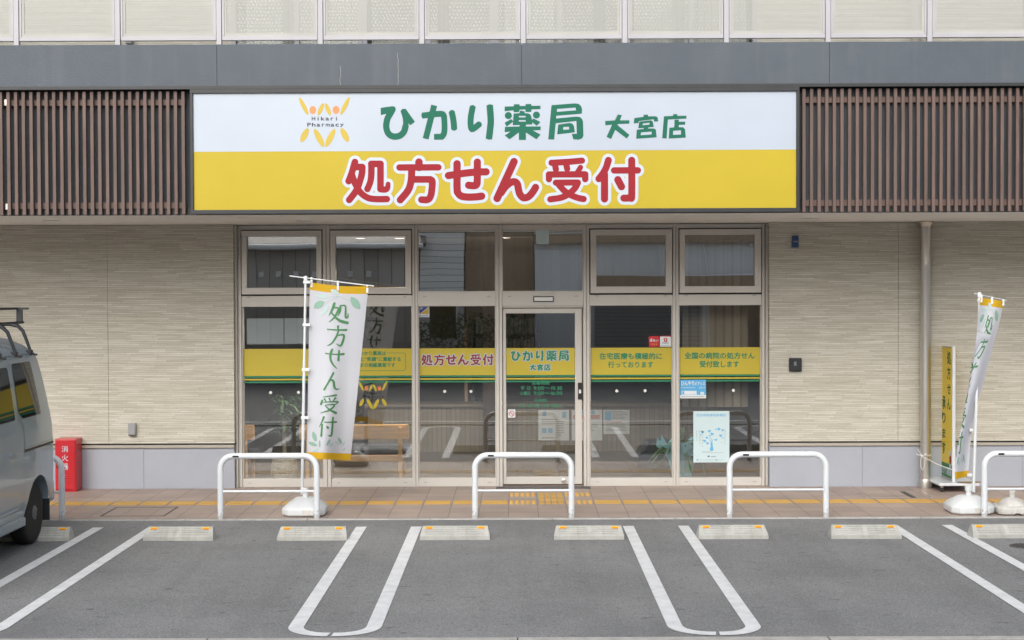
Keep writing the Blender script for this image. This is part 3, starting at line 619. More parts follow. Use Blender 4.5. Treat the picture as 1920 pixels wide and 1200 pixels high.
# bay markings: hairpins in the middle, straight legs at the sides
LW = .102; ZM = -.0035
def hairpin(xc, name):
    xl, xr, y0, R = xc-.26, xc+.26, -7.41, .235
    path = [(xl, -2.93)]
    for k in range(13): t = math.pi + k/12*math.pi/2; path.append((xl+R+R*math.cos(t), y0+R+R*math.sin(t)))
    for k in range(13): t = 1.5*math.pi + k/12*math.pi/2; path.append((xr-R+R*math.cos(t), y0+R+R*math.sin(t)))
    path.append((xr, -2.93))
    n = len(path); L, Rr = [], []
    for i, p in enumerate(path):
        a = Vector(path[max(i-1, 0)]); b = Vector(path[min(i+1, n-1)]); d = (b-a).normalized(); nn = Vector((-d.y, d.x))
        L.append((p[0]+nn.x*LW/2, p[1]+nn.y*LW/2, ZM)); Rr.append((p[0]-nn.x*LW/2, p[1]-nn.y*LW/2, ZM))
    m = MB(); vs = L+Rr; fs = [(i, i+1, n+i+1, n+i) for i in range(n-1) if i != n//2-1]
    # the gap where the hairpin was chalked from two halves
    mid = n//2-1
    def lerp(a, b, t): return tuple(a[k]+(b[k]-a[k])*t for k in range(3))
    k0 = len(vs); vs += [lerp(L[mid], L[mid+1], .30), lerp(Rr[mid], Rr[mid+1], .10), lerp(L[mid], L[mid+1], .75), lerp(Rr[mid], Rr[mid+1], .6)]
    fs += [(mid, k0, k0+1, n+mid), (k0+2, mid+1, n+mid+1, k0+3)]
    m.add(vs, fs); tag(m.build(name, M['paint']), kind='structure')
for xc in (-3.715, -1.222, 1.302, 3.795, -6.2, 6.29): hairpin(xc, 'parking_marking')

# raised yellow guide bars
tp = MB()
def tile_bars(x0, y0, vert=False):
    for k in range(4):
        o = .035+k*.066
        if vert: tp.box(x0+o-.008, x0+o+.042, y0+.012, y0+.28, 0, .005)
        else: tp.box(x0+.012, x0+.281, y0+o-.006, y0+o+.044, 0, .005)
def tile_dots(x0, y0):
    for i in range(5):
        for j in range(5): tp.lathe([(.023, 0), (.018, .005)], (x0+.03+i*.058, y0+.03+j*.058, 0), 8)
TX = -.095+.297*1-.0
for i in range(-28, 28):
    x0 = .2+.297*i
    if i in (-1, 1): tile_dots(x0, -1.51); tile_dots(x0, -.915)
    elif i == 0:
        for y0 in (-1.51, -1.213, -.915): tile_bars(x0, y0, True)
    else: tile_bars(x0, -1.51)
tag(tp.build('tactile_paving', M['tactile'], fix=False), kind='structure')

# manhole covers
def lid(x0, x1, y0, y1, wdt, m, lab):
    o = empty('manhole_cover', ((x0+x1)/2, (y0+y1)/2, 0), 0, lab, 'manhole cover')
    g = MB(); a, b, c, d = x0-o.location.x, x1-o.location.x, y0-o.location.y, y1-o.location.y
    g.box(a, b, c, c+wdt, -.02, .003).box(a, b, d-wdt, d, -.02, .003).box(a, a+wdt, c+wdt, d-wdt, -.02, .003).box(b-wdt, b, c+wdt, d-wdt, -.02, .003)
    g.build('rim', m, o)
    return o
lid(-4.15, -3.505, -2.25, -1.63, .018, M['drain'], 'square tiled manhole cover with dark rim between the red cabinet and the parking line')
lid(3.72, 4.44, -1.09, -.60, .012, M['steel'], 'square tiled manhole cover with thin steel rim in front of the steel drainpipe')
tag(MB().box(4.19, 4.245, -1.10, -.62, -.01, .004).build('drain_slot', M['drain']), 'short dark slot drain across the pavement near the drainpipe', 'drain')
o = empty('manhole_cover', (4.40, -4.10, -.008), 0, 'small round iron manhole cover on the asphalt at the right edge', 'manhole cover')
MB().lathe([(.13, 0), (.13, .004), (.12, .0045)], seg=36).build('rim', M['drain'], o)
g = MB()
for i in range(-4, 5):
    for j in range(-4, 5):
        if i*i+j*j < 17: g.box(i*.026-.009, i*.026+.009, j*.026-.009, j*.026+.009, .004, .008)
g.build('lid', M['drain'], o)

# ================================================================== PHARMACY BUILDING
BL = empty('pharmacy_building', (0, 0, 0), 0, 'two storey pharmacy building with beige ribbed cladding, glazed shop front and grey band', 'building')
SOF = 2.975; XL, XR = fx(444), fx(1438)
xj1, xj2 = fx(203, -.19), fx(1684, -.19)
for (a, b) in ((-12, xj1-3.03), (xj1-3.024, xj1-.002), (xj1+.002, XL)): bx('wall', M['cladding'], BL, a, b, -.19, -.02, .512, SOF-.004)
for (a, b) in ((XR, xj2-.002), (xj2+.002, xj2+3.0), (xj2+3.006, 12)): bx('wall', M['cladding'], BL, a, b, -.19, -.02, .512, SOF-.004)
for a, b in ((-12, XL-.002), (XR+.002, 12)): bx('wall_backing', M['black'], BL, a, b, -.17, -.03, .495, SOF-.01)
b1, b2 = fx(268, -.18), fx(1617, -.18)
for (a, b) in ((-12, b1-1.8), (b1-1.797, b1-.0015), (b1+.0015, XL-.004), (XR+.004, b2-.0015), (b2+.0015, b2+1.8), (b2+1.803, 12)): bx('base_panel', M['baseboard'], BL, a, b, -.18, -.035, .001, .462)
for a, b in ((-12, XL-.003), (XR+.003, 12)): bx('flashing', M['flashing'], BL, a, b, -.205, -.03, .463, .494, .002)
# soffit in boards, with narrow open joints
sf = MB(); xs = -12.0
while xs < 12:
    sf.box(xs, xs+.906, -2.44, .2, SOF, SOF+.03); xs += .91
sf.box(-12, 12, -2.438, .2, SOF+.031, SOF+.06)
sf.build('soffit', M['soffit'], BL)
for px, py in ((95, 413), (570, 414), (1050, 411), (1520, 409)):
    p = at(px, py, Z=SOF); o = MB().lathe([(.085, -.012), (.085, 0), (.06, 0)], (p.x, p.y, SOF)).build('soffit_light', M['whitetrim'], BL)
# canopy front
bx('canopy_backing', M['backing'], BL, -12, 12, -2.436, -2.40, SOF+.061, 4.2)
bx('canopy_edge', M['black'], BL, -12, 12, -2.465, -2.4405, SOF-.004, SOF+.06)
bs = [-12, -7.84] + [fx(p, -2.55) for p in (411, 980, 1555)] + [7.84-.8, 12]
for a, b in zip(bs[:-1], bs[1:]): bx('grey_band', M['band'], BL, a+.002, b-.002, -2.55, -2.2, 4.212, 4.612)
bx('band_core', M['backing'], BL, -12, 12, -2.53, -2.22, 4.21, 4.6)
MB().box(-12, 12, -2.57, -2.3, 4.178, 4.211).build('black_trim', M['black'], BL, bevel=.002)
def louvre(xa, xb, name):
    r = MB(); r.box(xa, xb, -2.485, -2.46, 4.035, 4.09).box(xa, xb, -2.485, -2.46, 3.035, 3.095)
    o = r.build('louvre_rail', M['wood'], BL)
    s = MB(); x = xa
    while x < xb:
        s.box(x, x+.032, -2.53, -2.487, SOF+.0, 4.165); x += .0737
    s.build('louvre_slats', M['wood'], BL, bevel=.002)
xs0 = fx(353-2, -2.51) - .032
n = int((xs0+6.6)/.0737); louvre(xs0-n*.0737, xs0+.033, 'l'); louvre(fx(1503.5, -2.51), 6.6, 'r')
# galvanised brackets seen between two slats
for zz in (4.04, 3.03): bx('bracket', M['steel'], BL, fx(14, -2.5), fx(17.5, -2.5), -2.50, -2.488, zz, zz+.055)

for px, y0, y1 in ((638, 124, 163), (746, 99, 160)):
    rr = random.Random(px); pts = [tuple(at(px+rr.uniform(-1.2, 1.2), y0+(y1-y0)*k/9, -2.5512)) for k in range(10)]
    MB().tube(pts, .0022, 4).build('crack_sealant', M['kerb'], BL)
# upper terrace screens
bx('terrace_deck', M['backing'], BL, -12, 12, -2.22, -.1, SOF+.07, 4.56)
SY = -2.40; xp0 = at(32, 60, SY).x; pitch = (at(1742, 60, SY).x - xp0)/9
for i in range(-4, 15):
    xc = xp0+i*pitch
    MB().box(xc-.024, xc+.024, SY-.03, SY+.03, 4.56, 6.3).build('screen_post', M['screenframe'], BL, bevel=.002)
    a, b = xc+.028, xc+pitch-.028; z0, z1 = 4.672, 6.25
    f = MB().box(a, b, SY-.02, SY+.02, z0, z0+.042).box(a, b, SY-.02, SY+.02, z1-.05, z1).box(a, a+.022, SY-.02, SY+.02, z0+.042, z1-.05).box(b-.022, b, SY-.02, SY+.02, z0+.042, z1-.05).build('screen_panel', M['screenframe'], BL, bevel=.003)
    MB().box(a+.023, b-.023, SY-.004, SY-.002, z0+.043, z1-.051).build('perforated_sheet', M['perf'], f)
    q = .045; MB().box(a+.023, a+q, SY-.012, SY-.0045, z0+.043, z1-.051).box(b-q, b-.023, SY-.012, SY-.0045, z0+.043, z1-.051).box(a+q, b-q, SY-.012, SY-.0045, z0+.043, z0+.071).build('sheet_edge', M['screencloth'], f)
# upper floor wall, windows and blinds
u1, u2 = fx(438, -.2)*1.0, fx(1420, -.2)
bx('upper_wall', M['cladding'], BL, -12, u1, -.19, -.02, 4.56, 7.4); bx('upper_wall', M['cladding'], BL, u2, 12, -.19, -.02, 4.56, 7.4)
bx('upper_wall', M['cladding'], BL, u1+.001, u2-.001, -.19, -.02, 6.9, 7.4)
k = 4; wd = (u2-u1)/k
for i in range(k):
    a = u1+i*wd; f = MB().box(a+.002, a+.05, -.2, -.1, 4.561, 6.88).box(a+wd-.05, a+wd-.002, -.2, -.1, 4.561, 6.88).box(a+.05, a+wd-.05, -.2, -.1, 4.561, 4.60).box(a+wd/2-.025, a+wd/2+.025, -.19, -.1, 4.60, 6.88).build('upper_window', M['screenframe'], BL)
    MB().box(a+.05, a+wd/2-.026, -.15, -.145, 4.601, 6.88).box(a+wd/2+.026, a+wd-.05, -.15, -.145, 4.601, 6.88).build('pane', M['glass'], f)
    if i in (0, 2, 3):
        bl = MB(); xx = a+.12
        while xx < a+wd*(.95 if i != 2 else .45): bl.box(xx, xx+.075, .1, .104, 4.62, 6.8); xx += .08
        bl.build('vertical_blind', M['whitetrim'], f)
bx('upper_room_wall', M['intwall'], BL, u1-.5, u2+.5, 3.0, 3.1, 4.5, 7.3)
bx('roof', M['backing'], BL, -12, 12, -.6, 8, 7.42, 7.6)
MB().box(-12, 12, 7.9, 8, 0, 7.41).box(-12.1, -12, -.2, 8, 0, 7.41).box(12, 12.1, -.2, 8, 0, 7.41).build('outer_wall', M['backing'], BL)
bx('floor_slab', M['backing'], BL, -11.9, 11.9, .21, 7.8, SOF+.0, 4.5)

# ---- shop front frame
FR = M['frame']; z_t0, z_t1 = fz(574.5), fz(548.5); z_h = fz(430.5); z_b = fz(896.5)
cols = [(455, 607.5), (621, 774.5), (784.5, 930.5), (942, 1094), (1105, 1261), (1271.5, 1427)]
edges = [(444, 455), (607.5, 621), (774.5, 784.5), (930.5, 942), (1094, 1105), (1261, 1271.5), (1427, 1438)]
mf = MB()
for i, (a, b) in enumerate(edges):
    xa, xb = fx(a), fx(b)
    if i in (0, 6):
        w3 = (xb-xa)/3; mf.box(xa, xa+w3, -.10, .1, 0, SOF-.006).box(xa+w3, xa+2*w3, -.055, .1, 0, SOF-.006).box(xa+2*w3, xb, -.085, .1, 0, SOF-.006)
    else:
        h = (xb-xa)/2; mf.box(xa, xa+h-.003, -.085, .1, 0, SOF-.006).box(xa+h+.003, xb, -.085, .1, 0, SOF-.006).box(xa+h-.003, xa+h+.003, -.07, .09, 0, SOF-.006)
mf.build('mullions', FR, BL, bevel=.003)
GY0, GY1 = -.022, -.014
tr = MB(); hd = MB(); gask = MB(); clips = MB()
for i, (a, b) in enumerate(cols):
    xa, xb = fx(a)+.001, fx(b)-.001
    tr.box(xa, xb, -.075, .08, z_t0, z_t1-.035 if i not in (2, 3) else z_t1)
    hd.box(xa, xb, -.075, .08, z_h, SOF-.008)
    for q in (.09, .91):
        xc = xa+(xb-xa)*q; clips.box(xc-.02, xc+.02, -.078, -.0751, (z_t0+z_t1)/2+.025, (z_t0+z_t1)/2+.035)
        if i != 3: clips.box(xc-.02, xc+.02, -.078, -.0751, .045, .052)
tr.build('transom', FR, BL, bevel=.003); hd.build('head_rail', FR, BL, bevel=.003); clips.build('drain_caps', M['flashing'], BL)
# upper lights
aw = {0: (467, 596.5, 457, 606), 1: (632, 762, 622.5, 773), 4: (1118, 1247, 1107, 1259), 5: (1283, 1413, 1273, 1425)}
for i, (a, b) in enumerate(cols):
    xa, xb = fx(a)+.001, fx(b)-.001; z0, z1 = (z_t1-.034 if i not in (2, 3) else z_t1), z_h
    if i in aw:
        ga, gb, oa, ob = [fx(p) for p in aw[i]]; zz0, zz1 = z0+.018, z1-.012
        fr = MB().box(oa, ob, -.115, -.03, zz0, zz0+.075).box(oa, ob, -.115, -.03, zz1-.065, zz1).box(oa, ga, -.115, -.03, zz0+.075, zz1-.065).box(gb, ob, -.115, -.03, zz0+.075, zz1-.065).build('awning_window', FR, BL, bevel=.004)
        MB().box(ga, gb, -.062, -.054, zz0+.075, zz1-.065).build('pane', M['glassup'], fr)
        gk = .006; MB().box(xa, xb, -.05, -.02, z0, zz0-.001).box(xa, xb, -.05, -.02, zz1+.001, z1).box(xa, oa-.001, -.05, -.02, zz0-.001, zz1+.001).box(ob+.001, xb, -.05, -.02, zz0-.001, zz1+.001).build('gasket', M['gasket'], fr)
        MB().box(oa+.02, oa+.09, -.1, -.08, zz0-.014, zz0-.002).box(ob-.09, ob-.02, -.1, -.08, zz0-.014, zz0-.002).build('hinge', M['black'], fr)
    else:
        fr = MB().box(xa, xb, -.06, -.03, z0, z0+.012).box(xa, xb, -.06, -.03, z1-.012, z1).box(xa, xa+.01, -.06, -.03, z0+.012, z1-.012).box(xb-.01, xb, -.06, -.03, z0+.012, z1-.012).build('fixed_window', FR, BL)
        MB().box(xa+.01, xb-.01, GY0, GY1, z0+.0, z1).build('pane', M['glassup'], fr)
bx('smoke_label', M['paperteal'], BL, fx(1006), fx(1030), -.0245, -.0225, fz(458, 1018), fz(430, 1018))
# lower lights
wins = {}
for i, (a, b) in enumerate(cols):
    if i == 3: continue
    xa, xb = fx(a)+.001, fx(b)-.001
    fr = MB().box(xa, xb, -.07, .02, .001, z_b).box(xa, xa+.012, -.06, -.025, z_b, z_t0-.001).box(xb-.012, xb, -.06, -.025, z_b, z_t0-.001).build('window', FR, BL, bevel=.003)
    MB().box(xa+.0, xb, GY0, GY1, z_b+.001, z_t0-.002).build('pane', M['glass'], fr); wins[i] = fr
# door
dx0, dx1 = fx(942)+.002, fx(1094)-.002; gx0, gx1 = fx(949), fx(1078); gz0, gz1 = fz(893.5, 1010), fz(587.5, 1010)
bx('door_header', FR, BL, dx0, dx1, -.055, .08, z_t0-.02, z_t0-.001)
DR = MB().box(dx0+.004, gx0, -.045, -.004, .02, z_t0-.03).box(gx1, fx(1091), -.045, -.004, .02, z_t0-.03).box(gx0, gx1, -.045, -.004, .02, gz0).box(gx0, gx1, -.045, -.004, gz1, z_t0-.03).build('sliding_door', FR, BL, bevel=.004)
MB().box(gx0, gx1, GY0, GY1, gz0, gz1).build('pane', M['glass'], DR)
hb = MB().box(fx(1083.3), fx(1090.7), -.068, -.046, fz(748, 1087), fz(717, 1087)).build('touch_handle', M['black'], DR, bevel=.003)
MB().box(fx(1085), fx(1089), -.0705, -.0685, fz(737, 1087), fz(730, 1087)).build('handle_label', M['paper'], DR)
lk = at(1057.5, 902, -.05); MB().lathe([(.028, 0), (.028, -.006), (.02, -.009), (.012, -.009)], (lk.x, -.0455, lk.z), axis='Y').build('lock', M['steel'], DR)
bx('door_track', M['drain'], BL, fx(930), fx(1105), -.30, -.10, .0, .004)
p0, p1 = at(1000, 566, -.09), at(1038, 555.5, -.09)
sn = MB().box(p0.x, p1.x, -.10, -.076, p0.z, p1.z).build('door_sensor', M['black'], BL, bevel=.003)
bx('sensor_face', M['paperteal'] if False else M['whitetrim'], sn, p0.x+.01, p1.x-.01, -.103, -.1005, p0.z+.01, p1.z-.01)

# ---- film bands and lettering on the glass (front face of the pane)
GF = GY0-.0012; PF = spx(GY0, 0)
def film(i, par, xa, xb):
    pxm = (cols[i][0]+cols[i][1])/2
    y0 = 652.8
    Z = lambda y: fz(y, 968)
    MB().box(xa, xb, GF-.0006, GF, Z(703.2), Z(652.6)).build('yellow_film', M['filmyellow'], par)
    MB().box(xa, xb, GF-.0006, GF, Z(706.6), Z(703.6)).box(xa, xb, GF-.0006, GF, Z(716.6), Z(713.6)).build('green_stripe', M['filmgreen'], par)
    MB().box(xa, xb, GF-.0006, GF, Z(711.6), Z(708.6)).build('yellow_stripe', M['filmyellow'], par)
for i in (0, 1, 2, 4, 5): film(i, wins[i], fx(cols[i][0]+1), fx(cols[i][1]-1))
film(3, DR, gx0+.002, gx1-.002)
TF = spx(GY0, -.0030); TF2 = spx(GY0, -.0038)
def flip(fn):  # texts use a downward picture axis
    return lambda a, b: fn(a, -b)
def film_text(par, lines, m, off=.028, nm='lettering'):
    mb = MB()
    for body, (xa, xb, ya, yb) in lines: fit_text(mb, body, (xa, xb, -yb, -ya), flip(TF), off)
    return mb.build(nm, m, par, fix=False)
film_text(wins[4], [('在宅医療も積極的に', (1124, 1241.5, 661.5, 674)), ('行っております', (1140, 1225, 677.5, 689.8))], M['filmgreen'])
film_text(wins[5], [('全国の病院の処方せん', (1283, 1415, 660.5, 673)), ('受付致します', (1311.5, 1386, 676.5, 689))], M['filmgreen'])
film_text(wins[1], [('ひかり薬局は', (674.5, 723.5, 658.2, 666.5)), ('と“笑顔”に貢献する', (677, 751.5, 669.2, 677.5)), ('まの相談薬局です', (675.5, 741, 680.2, 688.6))], M['filmgreen'], .028)
mb = MB(); lay(mb, march([S(.45, (726, 661.8), (757, 661.8), (759.8, 663), (760.6, 666), (760.6, 691), (759.6, 694), (756.5, 695), (660, 695), s=False)], .35), TF); mb.build('box_outline', M['filmgreen'], wins[1], fix=False)
def logo(par, k, ox, oy, fn, ya, oa, ink, nm='logo', step=10):
    o = MB(); glyphs(o, LOGO_Y, k, ox, oy, fn, step=step); glyphs(o, LOGO_O, k, ox, oy, fn, step=step, mi=1)
    for wd_, x0, cw, zt, zb in (('Hikari', 480, 94, 530, 612), ('Pharmacy', 388, 96, 655, 736)):
        for j, ch in enumerate(wd_):
            asc = ch in 'HikPh'; wch = {'i': 22, 'r': 52, 'm': 86}.get(ch, 74)
            t = zt if asc else zt+20; bt = zb if ch != 'y' else zb+8
            cxx = x0+cw*j+42
            fit_text(o, ch, (ox+(cxx-wch/2)*k, ox+(cxx+wch/2)*k, -(oy+bt*k), -(oy+t*k)), flip(fn), .02, 2)
    return o.build(nm, [ya, oa, ink], par, fix=False)
kl = (54/1042)*1.0
logo(wins[1], kl, 672-220*kl, 714.5-135*kl, TF, M['filmyellow'], M['orange'], M['ink'])
# 処方せん受付 and ひかり薬局 大宮店 on the film
ks = 1/9.6
def sign_red(mb, fn, k, ox, oy, grow, mi, step):
    glyphs(mb, RED1, k*ks, ox+(640-645)*k, oy+(280-295)*k, fn, grow, step, mi); glyphs(mb, RED2, k*ks, ox+(820-645)*k, oy+(280-295)*k, fn, grow, step, mi); glyphs(mb, RED3, k*ks, ox+(1010-645)*k, oy+(280-295)*k, fn, grow, step, mi)
kr = 137/559.
mb = MB(); sign_red(mb, TF, kr, 789.5, 664, 55, 0, 14); mb.build('letter_outline', M['letwhite'], wins[2], fix=False)
mb = MB(); sign_red(mb, TF2, kr, 789.5, 664, -2, 0, 14); mb.build('lettering', M['filmred'], wins[2], fix=False)
kg = 109/382.
mb = MB(); glyphs(mb, GR, kg*ks, 958-(713-700)*kg, 657-(194-180)*kg, TF, 42, 14); glyphs(mb, OMIYA, .25*ks, 993.5-(1134-1110)*.25, 683-(214-180)*.25, TF, 44, 14); mb.build('letter_outline', M['letwhite'], DR, fix=False)
mb = MB(); glyphs(mb, GR, kg*ks, 958-(713-700)*kg, 657-(194-180)*kg, TF2, 4, 14); glyphs(mb, OMIYA, .25*ks, 993.5-(1134-1110)*.25, 683-(214-180)*.25, TF2, 6, 14); mb.build('lettering', M['filmgreen'], DR, fix=False)
for ln in ([('営業時間', (997, 1030, 714.2, 721.6))], [('平 日', (976, 994, 724.5, 731.5)), ('9:00～19:30', (1000.5, 1054.5, 724.3, 731.3))], [('土曜日', (974.5, 994, 734, 740.8)), ('9:00～16:00', (1000.5, 1054.5, 733.8, 740.7))],
   [('日祝休', (1002.5, 1025.5, 747.2, 754.2))], [('TEL', (973, 985, 757.3, 763.6)), ('0742-93-4261', (989.5, 1053.5, 757.2, 763.8))]): film_text(DR, ln, M['filmgreen'], .02, 'opening_hours')
for i, pts in {0: ((507.5, 736), (559.6, 735.6)), 2: ((833.7, 734), (883, 734)), 4: ((1156.5, 733), (1209.5, 732.5)), 5: ((1375, 732),)}.items():
    mb = MB()
    for px, py in pts: p = at(px, py, GY0); mb.lathe([(.017, 0), (.017, -.0015), (.012, -.002)], (p.x, GY0-.001, p.z), 20, axis='Y')
    mb.build('collision_marker', M['whitetrim'], wins[i])

# ---- steel drainpipe
DP = MB().lathe([(.058, .10), (.058, 1.37), (.0605, 1.37), (.0605, 1.40), (.058, 1.40), (.058, 2.48), (.0605, 2.49), (.0605, 2.51), (.058, 2.52), (.058, SOF-.05)], (4.555, -.30, 0), 32).build('drainpipe', M['steel'], BL, smooth=True)
MB().lathe([(.075, 0), (.077, .075), (.070, .10)], (4.555, -.30, 0), 32).build('pipe_collar', M['steel'], DP, smooth=True)
MB().lathe([(.060, -.06), (.075, -.03), (.095, -.006)], (4.555, -.30, SOF), 32).build('pipe_flange', M['steel'], DP, smooth=True)

# ================================================================== INTERIOR
MB().box(-4.2, 4.0, .12, 6.5, -.1, -.002).build('interior_floor', M['intfloor'], BL)
MB().box(-4.2, 4.0, 6.5, 6.6, 0, 2.9).box(-4.3, -4.2, .12, 6.5, 0, 2.9).box(4.0, 4.1, .12, 6.5, 0, 2.9).build('interior_wall', M['intwall'], BL)
MB().box(-4.2, 4.0, .12, 6.5, 2.84, 2.90).build('interior_ceiling', M['intwall'], BL)
for px, py in ((675.5, 446.5), (749, 446.5), (947, 445.5)):
    p = at(px, py, Z=2.84); d = MB().lathe([(.055, -.004), (.055, 0)], (p.x, p.y, 2.84)).build('downlight', M['lit'], BL)
    MB().lathe([(.07, -.003), (.07, 0)], (p.x, p.y, 2.8395)).build('downlight_ring', M['whitetrim'], d)
    ll = bpy.data.lights.new('downlight_lamp', 'SPOT'); ll.energy = 150; ll.spot_size = rad(130); ll.color = (1, .88, .75); ll.shadow_soft_size = .06
    lo = bpy.data.objects.new('downlight_lamp', ll); col.objects.link(lo); lo.location = (p.x, p.y, 2.82); lo.parent = d
def at_in(px, py, Y): return at(px, py, Y)
# counter
CY = 3.6
o = empty('counter', (.9, CY, 0), 0, 'long reception counter with beige slatted front inside the shop', 'counter')
a, b = at(690, 800, CY).x, at(1330, 800, CY).x
bx('front', M['slats'], o, a-.9, b-.9, 0, .4, .0, .62); bx('top', M['counter'], o, a-.94, b-.86, -.05, .5, .621, .66)
def sheet(px0, px1, py0, py1, Y, lab, cat='notice', draw=None, m='paper', name='notice', th=.002, group=None):
    p, q = at(px0, py1, Y), at(px1, py0, Y)
    o = empty(name, ((p.x+q.x)/2, Y, (p.z+q.z)/2), 0, lab, cat, group)
    W, H = q.x-p.x, q.z-p.z
    bx('sheet', M[m], o, -W/2, W/2, -th, 0, -H/2, H/2)
    if draw: draw(o, W, H)
    return o
def rects(o, name, m, L, W, H, y=-.0028):
    mb = MB()
    for (u0, u1, v0, v1) in L: mb.box((u0-.5)*W, (u1-.5)*W, y, y+.0006, (.5-v1)*H, (.5-v0)*H)
    return mb.build(name, M[m], o)
def lines(u0, u1, v0, v1, n, seed=1):
    rr = random.Random(seed); return [(u0, u0+(u1-u0)*rr.uniform(.6, 1), v0+(v1-v0)*i/n, v0+(v1-v0)*(i+.38)/n) for i in range(n)]
def n1(o, W, H):
    rects(o, 'text_lines', 'printgrey', lines(.1, .9, .3, .5, 3) + lines(.55, .9, .5, .9, 7, 3)+lines(.1, .9, .9, .97, 1), W, H); rects(o, 'picture', 'paleblue', [(.12, .26, .6, .76), (.32, .46, .6, .76), (.78, .9, .06, .26), (.14, .26, .04, .2)], W, H)
def n2(o, W, H):
    rects(o, 'text_lines', 'printgrey', lines(.1, .9, .42, .72, 5), W, H); rects(o, 'heading', 'printpink', [(.05, .92, .16, .3)], W, H); rects(o, 'picture', 'paleblue', [(.3, .75, .02, .14)], W, H)
def n3(o, W, H):
    rects(o, 'text_lines', 'printgrey', lines(.32, .95, .05, .42, 6)+lines(.1, .9, .56, .9, 6, 5), W, H); rects(o, 'picture', 'paleblue', [(.05, .3, .05, .44)], W, H); rects(o, 'heading', 'printpink', [(.03, .7, .47, .52)], W, H)
sheet(1009.5, 1067, 768.5, 826, CY-.004, 'white notice with two blue pictures hung on the counter behind the door', draw=n1)
sheet(1072, 1129, 768.5, 826, CY-.004, 'white notice with a pink heading on the counter, middle of the three', draw=n2)
sheet(1131.5, 1180.5, 768.5, 814, CY-.004, 'shorter white notice with a blue block on the counter, right of the other two', draw=n3)
# bench seen through the glass
def bench(xa, xb, lab, grp):
    Y = .18; o = empty('bench', ((xa+xb)/2, Y, 0), 0, lab, 'bench', grp); h = (xb-xa)/2
    bx('backrest', M['beech'], o, -h, h, -.01, .02, .515, .685, .012)
    bx('seat_cushion', M['seatgrey'], o, -h+.03, h+.03, .05, .52, .335, .415, .03)
    MB().box(-h+.06, h-.06, .03, .06, .255, .325).box(-h+.06, h-.06, .46, .49, .255, .325).build('seat_rail', M['beech'], o, bevel=.004)
    for sx in (-1, 1):
        MB().tube([(sx*(h-.10), -.035, 0), (sx*(h-.10), -.035, .655)], .024, 10).build('leg', M['beech'], o, smooth=True)
        MB().tube([(sx*(h-.10), .47, 0), (sx*(h-.10), .47, .33)], .022, 10).build('leg', M['beech'], o, smooth=True)
bench(at(561, 810, .18).x, at(767, 810, .18).x, 'beech bench with grey cushion behind the second window from the left', 'benches inside the shop front')
bench(at(477, 810, .18).x-1.28, at(477, 810, .18).x, 'beech bench end showing at the far left edge of the shop glass', 'benches inside the shop front')
def frond(mb, base, dirv, L, wd, n=6, droop=.5):
    d = Vector(dirv).normalized(); side = d.cross(Vector((0, 0, 1)));
    if side.length < .1: side = Vector((1, 0, 0))
    side.normalize(); p = Vector(base); L_, R_ = [], []
    for i in range(n+1):
        t = i/n; w_ = wd*math.sin(math.pi*min(1, t*.9+.1))*.5; q = p + d*L*t + Vector((0, 0, -droop*L*t*t)); L_.append(q-side*w_); R_.append(q+side*w_)
    mb.add(L_+R_, [(i, i+1, n+2+i, n+1+i) for i in range(n)])
def potted():
    p = at(533, 896, .45); o = empty('potted_plant', (p.x, .45, 0), 0, 'potted plant in a rope wrapped pot behind the leftmost window', 'potted plant')
    prof = []
    for i in range(26): prof.append((.135+.018*math.sin(i/25*3.1)+(.006 if i % 2 else 0), i/25*.26))
    MB().lathe(prof, seg=30).build('pot', M['rope'], o, smooth=False)
    MB().tube([(0, 0, .25), (.01, 0, .5), (-.015, 0, .75)], [.026, .02, .016], 8).tube([(.02, 0, .25), (-.01, .01, .5), (.02, 0, .72)], [.018, .015, .012], 8).build('trunk', M['trunk'], o, smooth=True)
    mb = MB(); rr = random.Random(4)
    for i in range(150):
        a = rr.uniform(0, 6.28); e = rr.uniform(-.2, 1.1); z = rr.uniform(.55, 1.0); r_ = rr.uniform(0, .16)
        frond(mb, (math.cos(a)*r_, math.sin(a)*r_, z), (math.cos(a)*math.cos(e), math.sin(a)*math.cos(e), math.sin(e)), rr.uniform(.07, .16), .035, 4)
    mb.build('foliage', M['leaf'], o, fix=False)
potted()
sheet(463, 531.5, 597, 645.5, .03, 'blank white sheet hung inside the leftmost window, nearer the left frame', 'sheet', name='hanging_sheet')
sheet(533.5, 604, 596.5, 645, .03, 'blank white sheet hung inside the leftmost window, partly behind the banner pole', 'sheet', name='hanging_sheet')
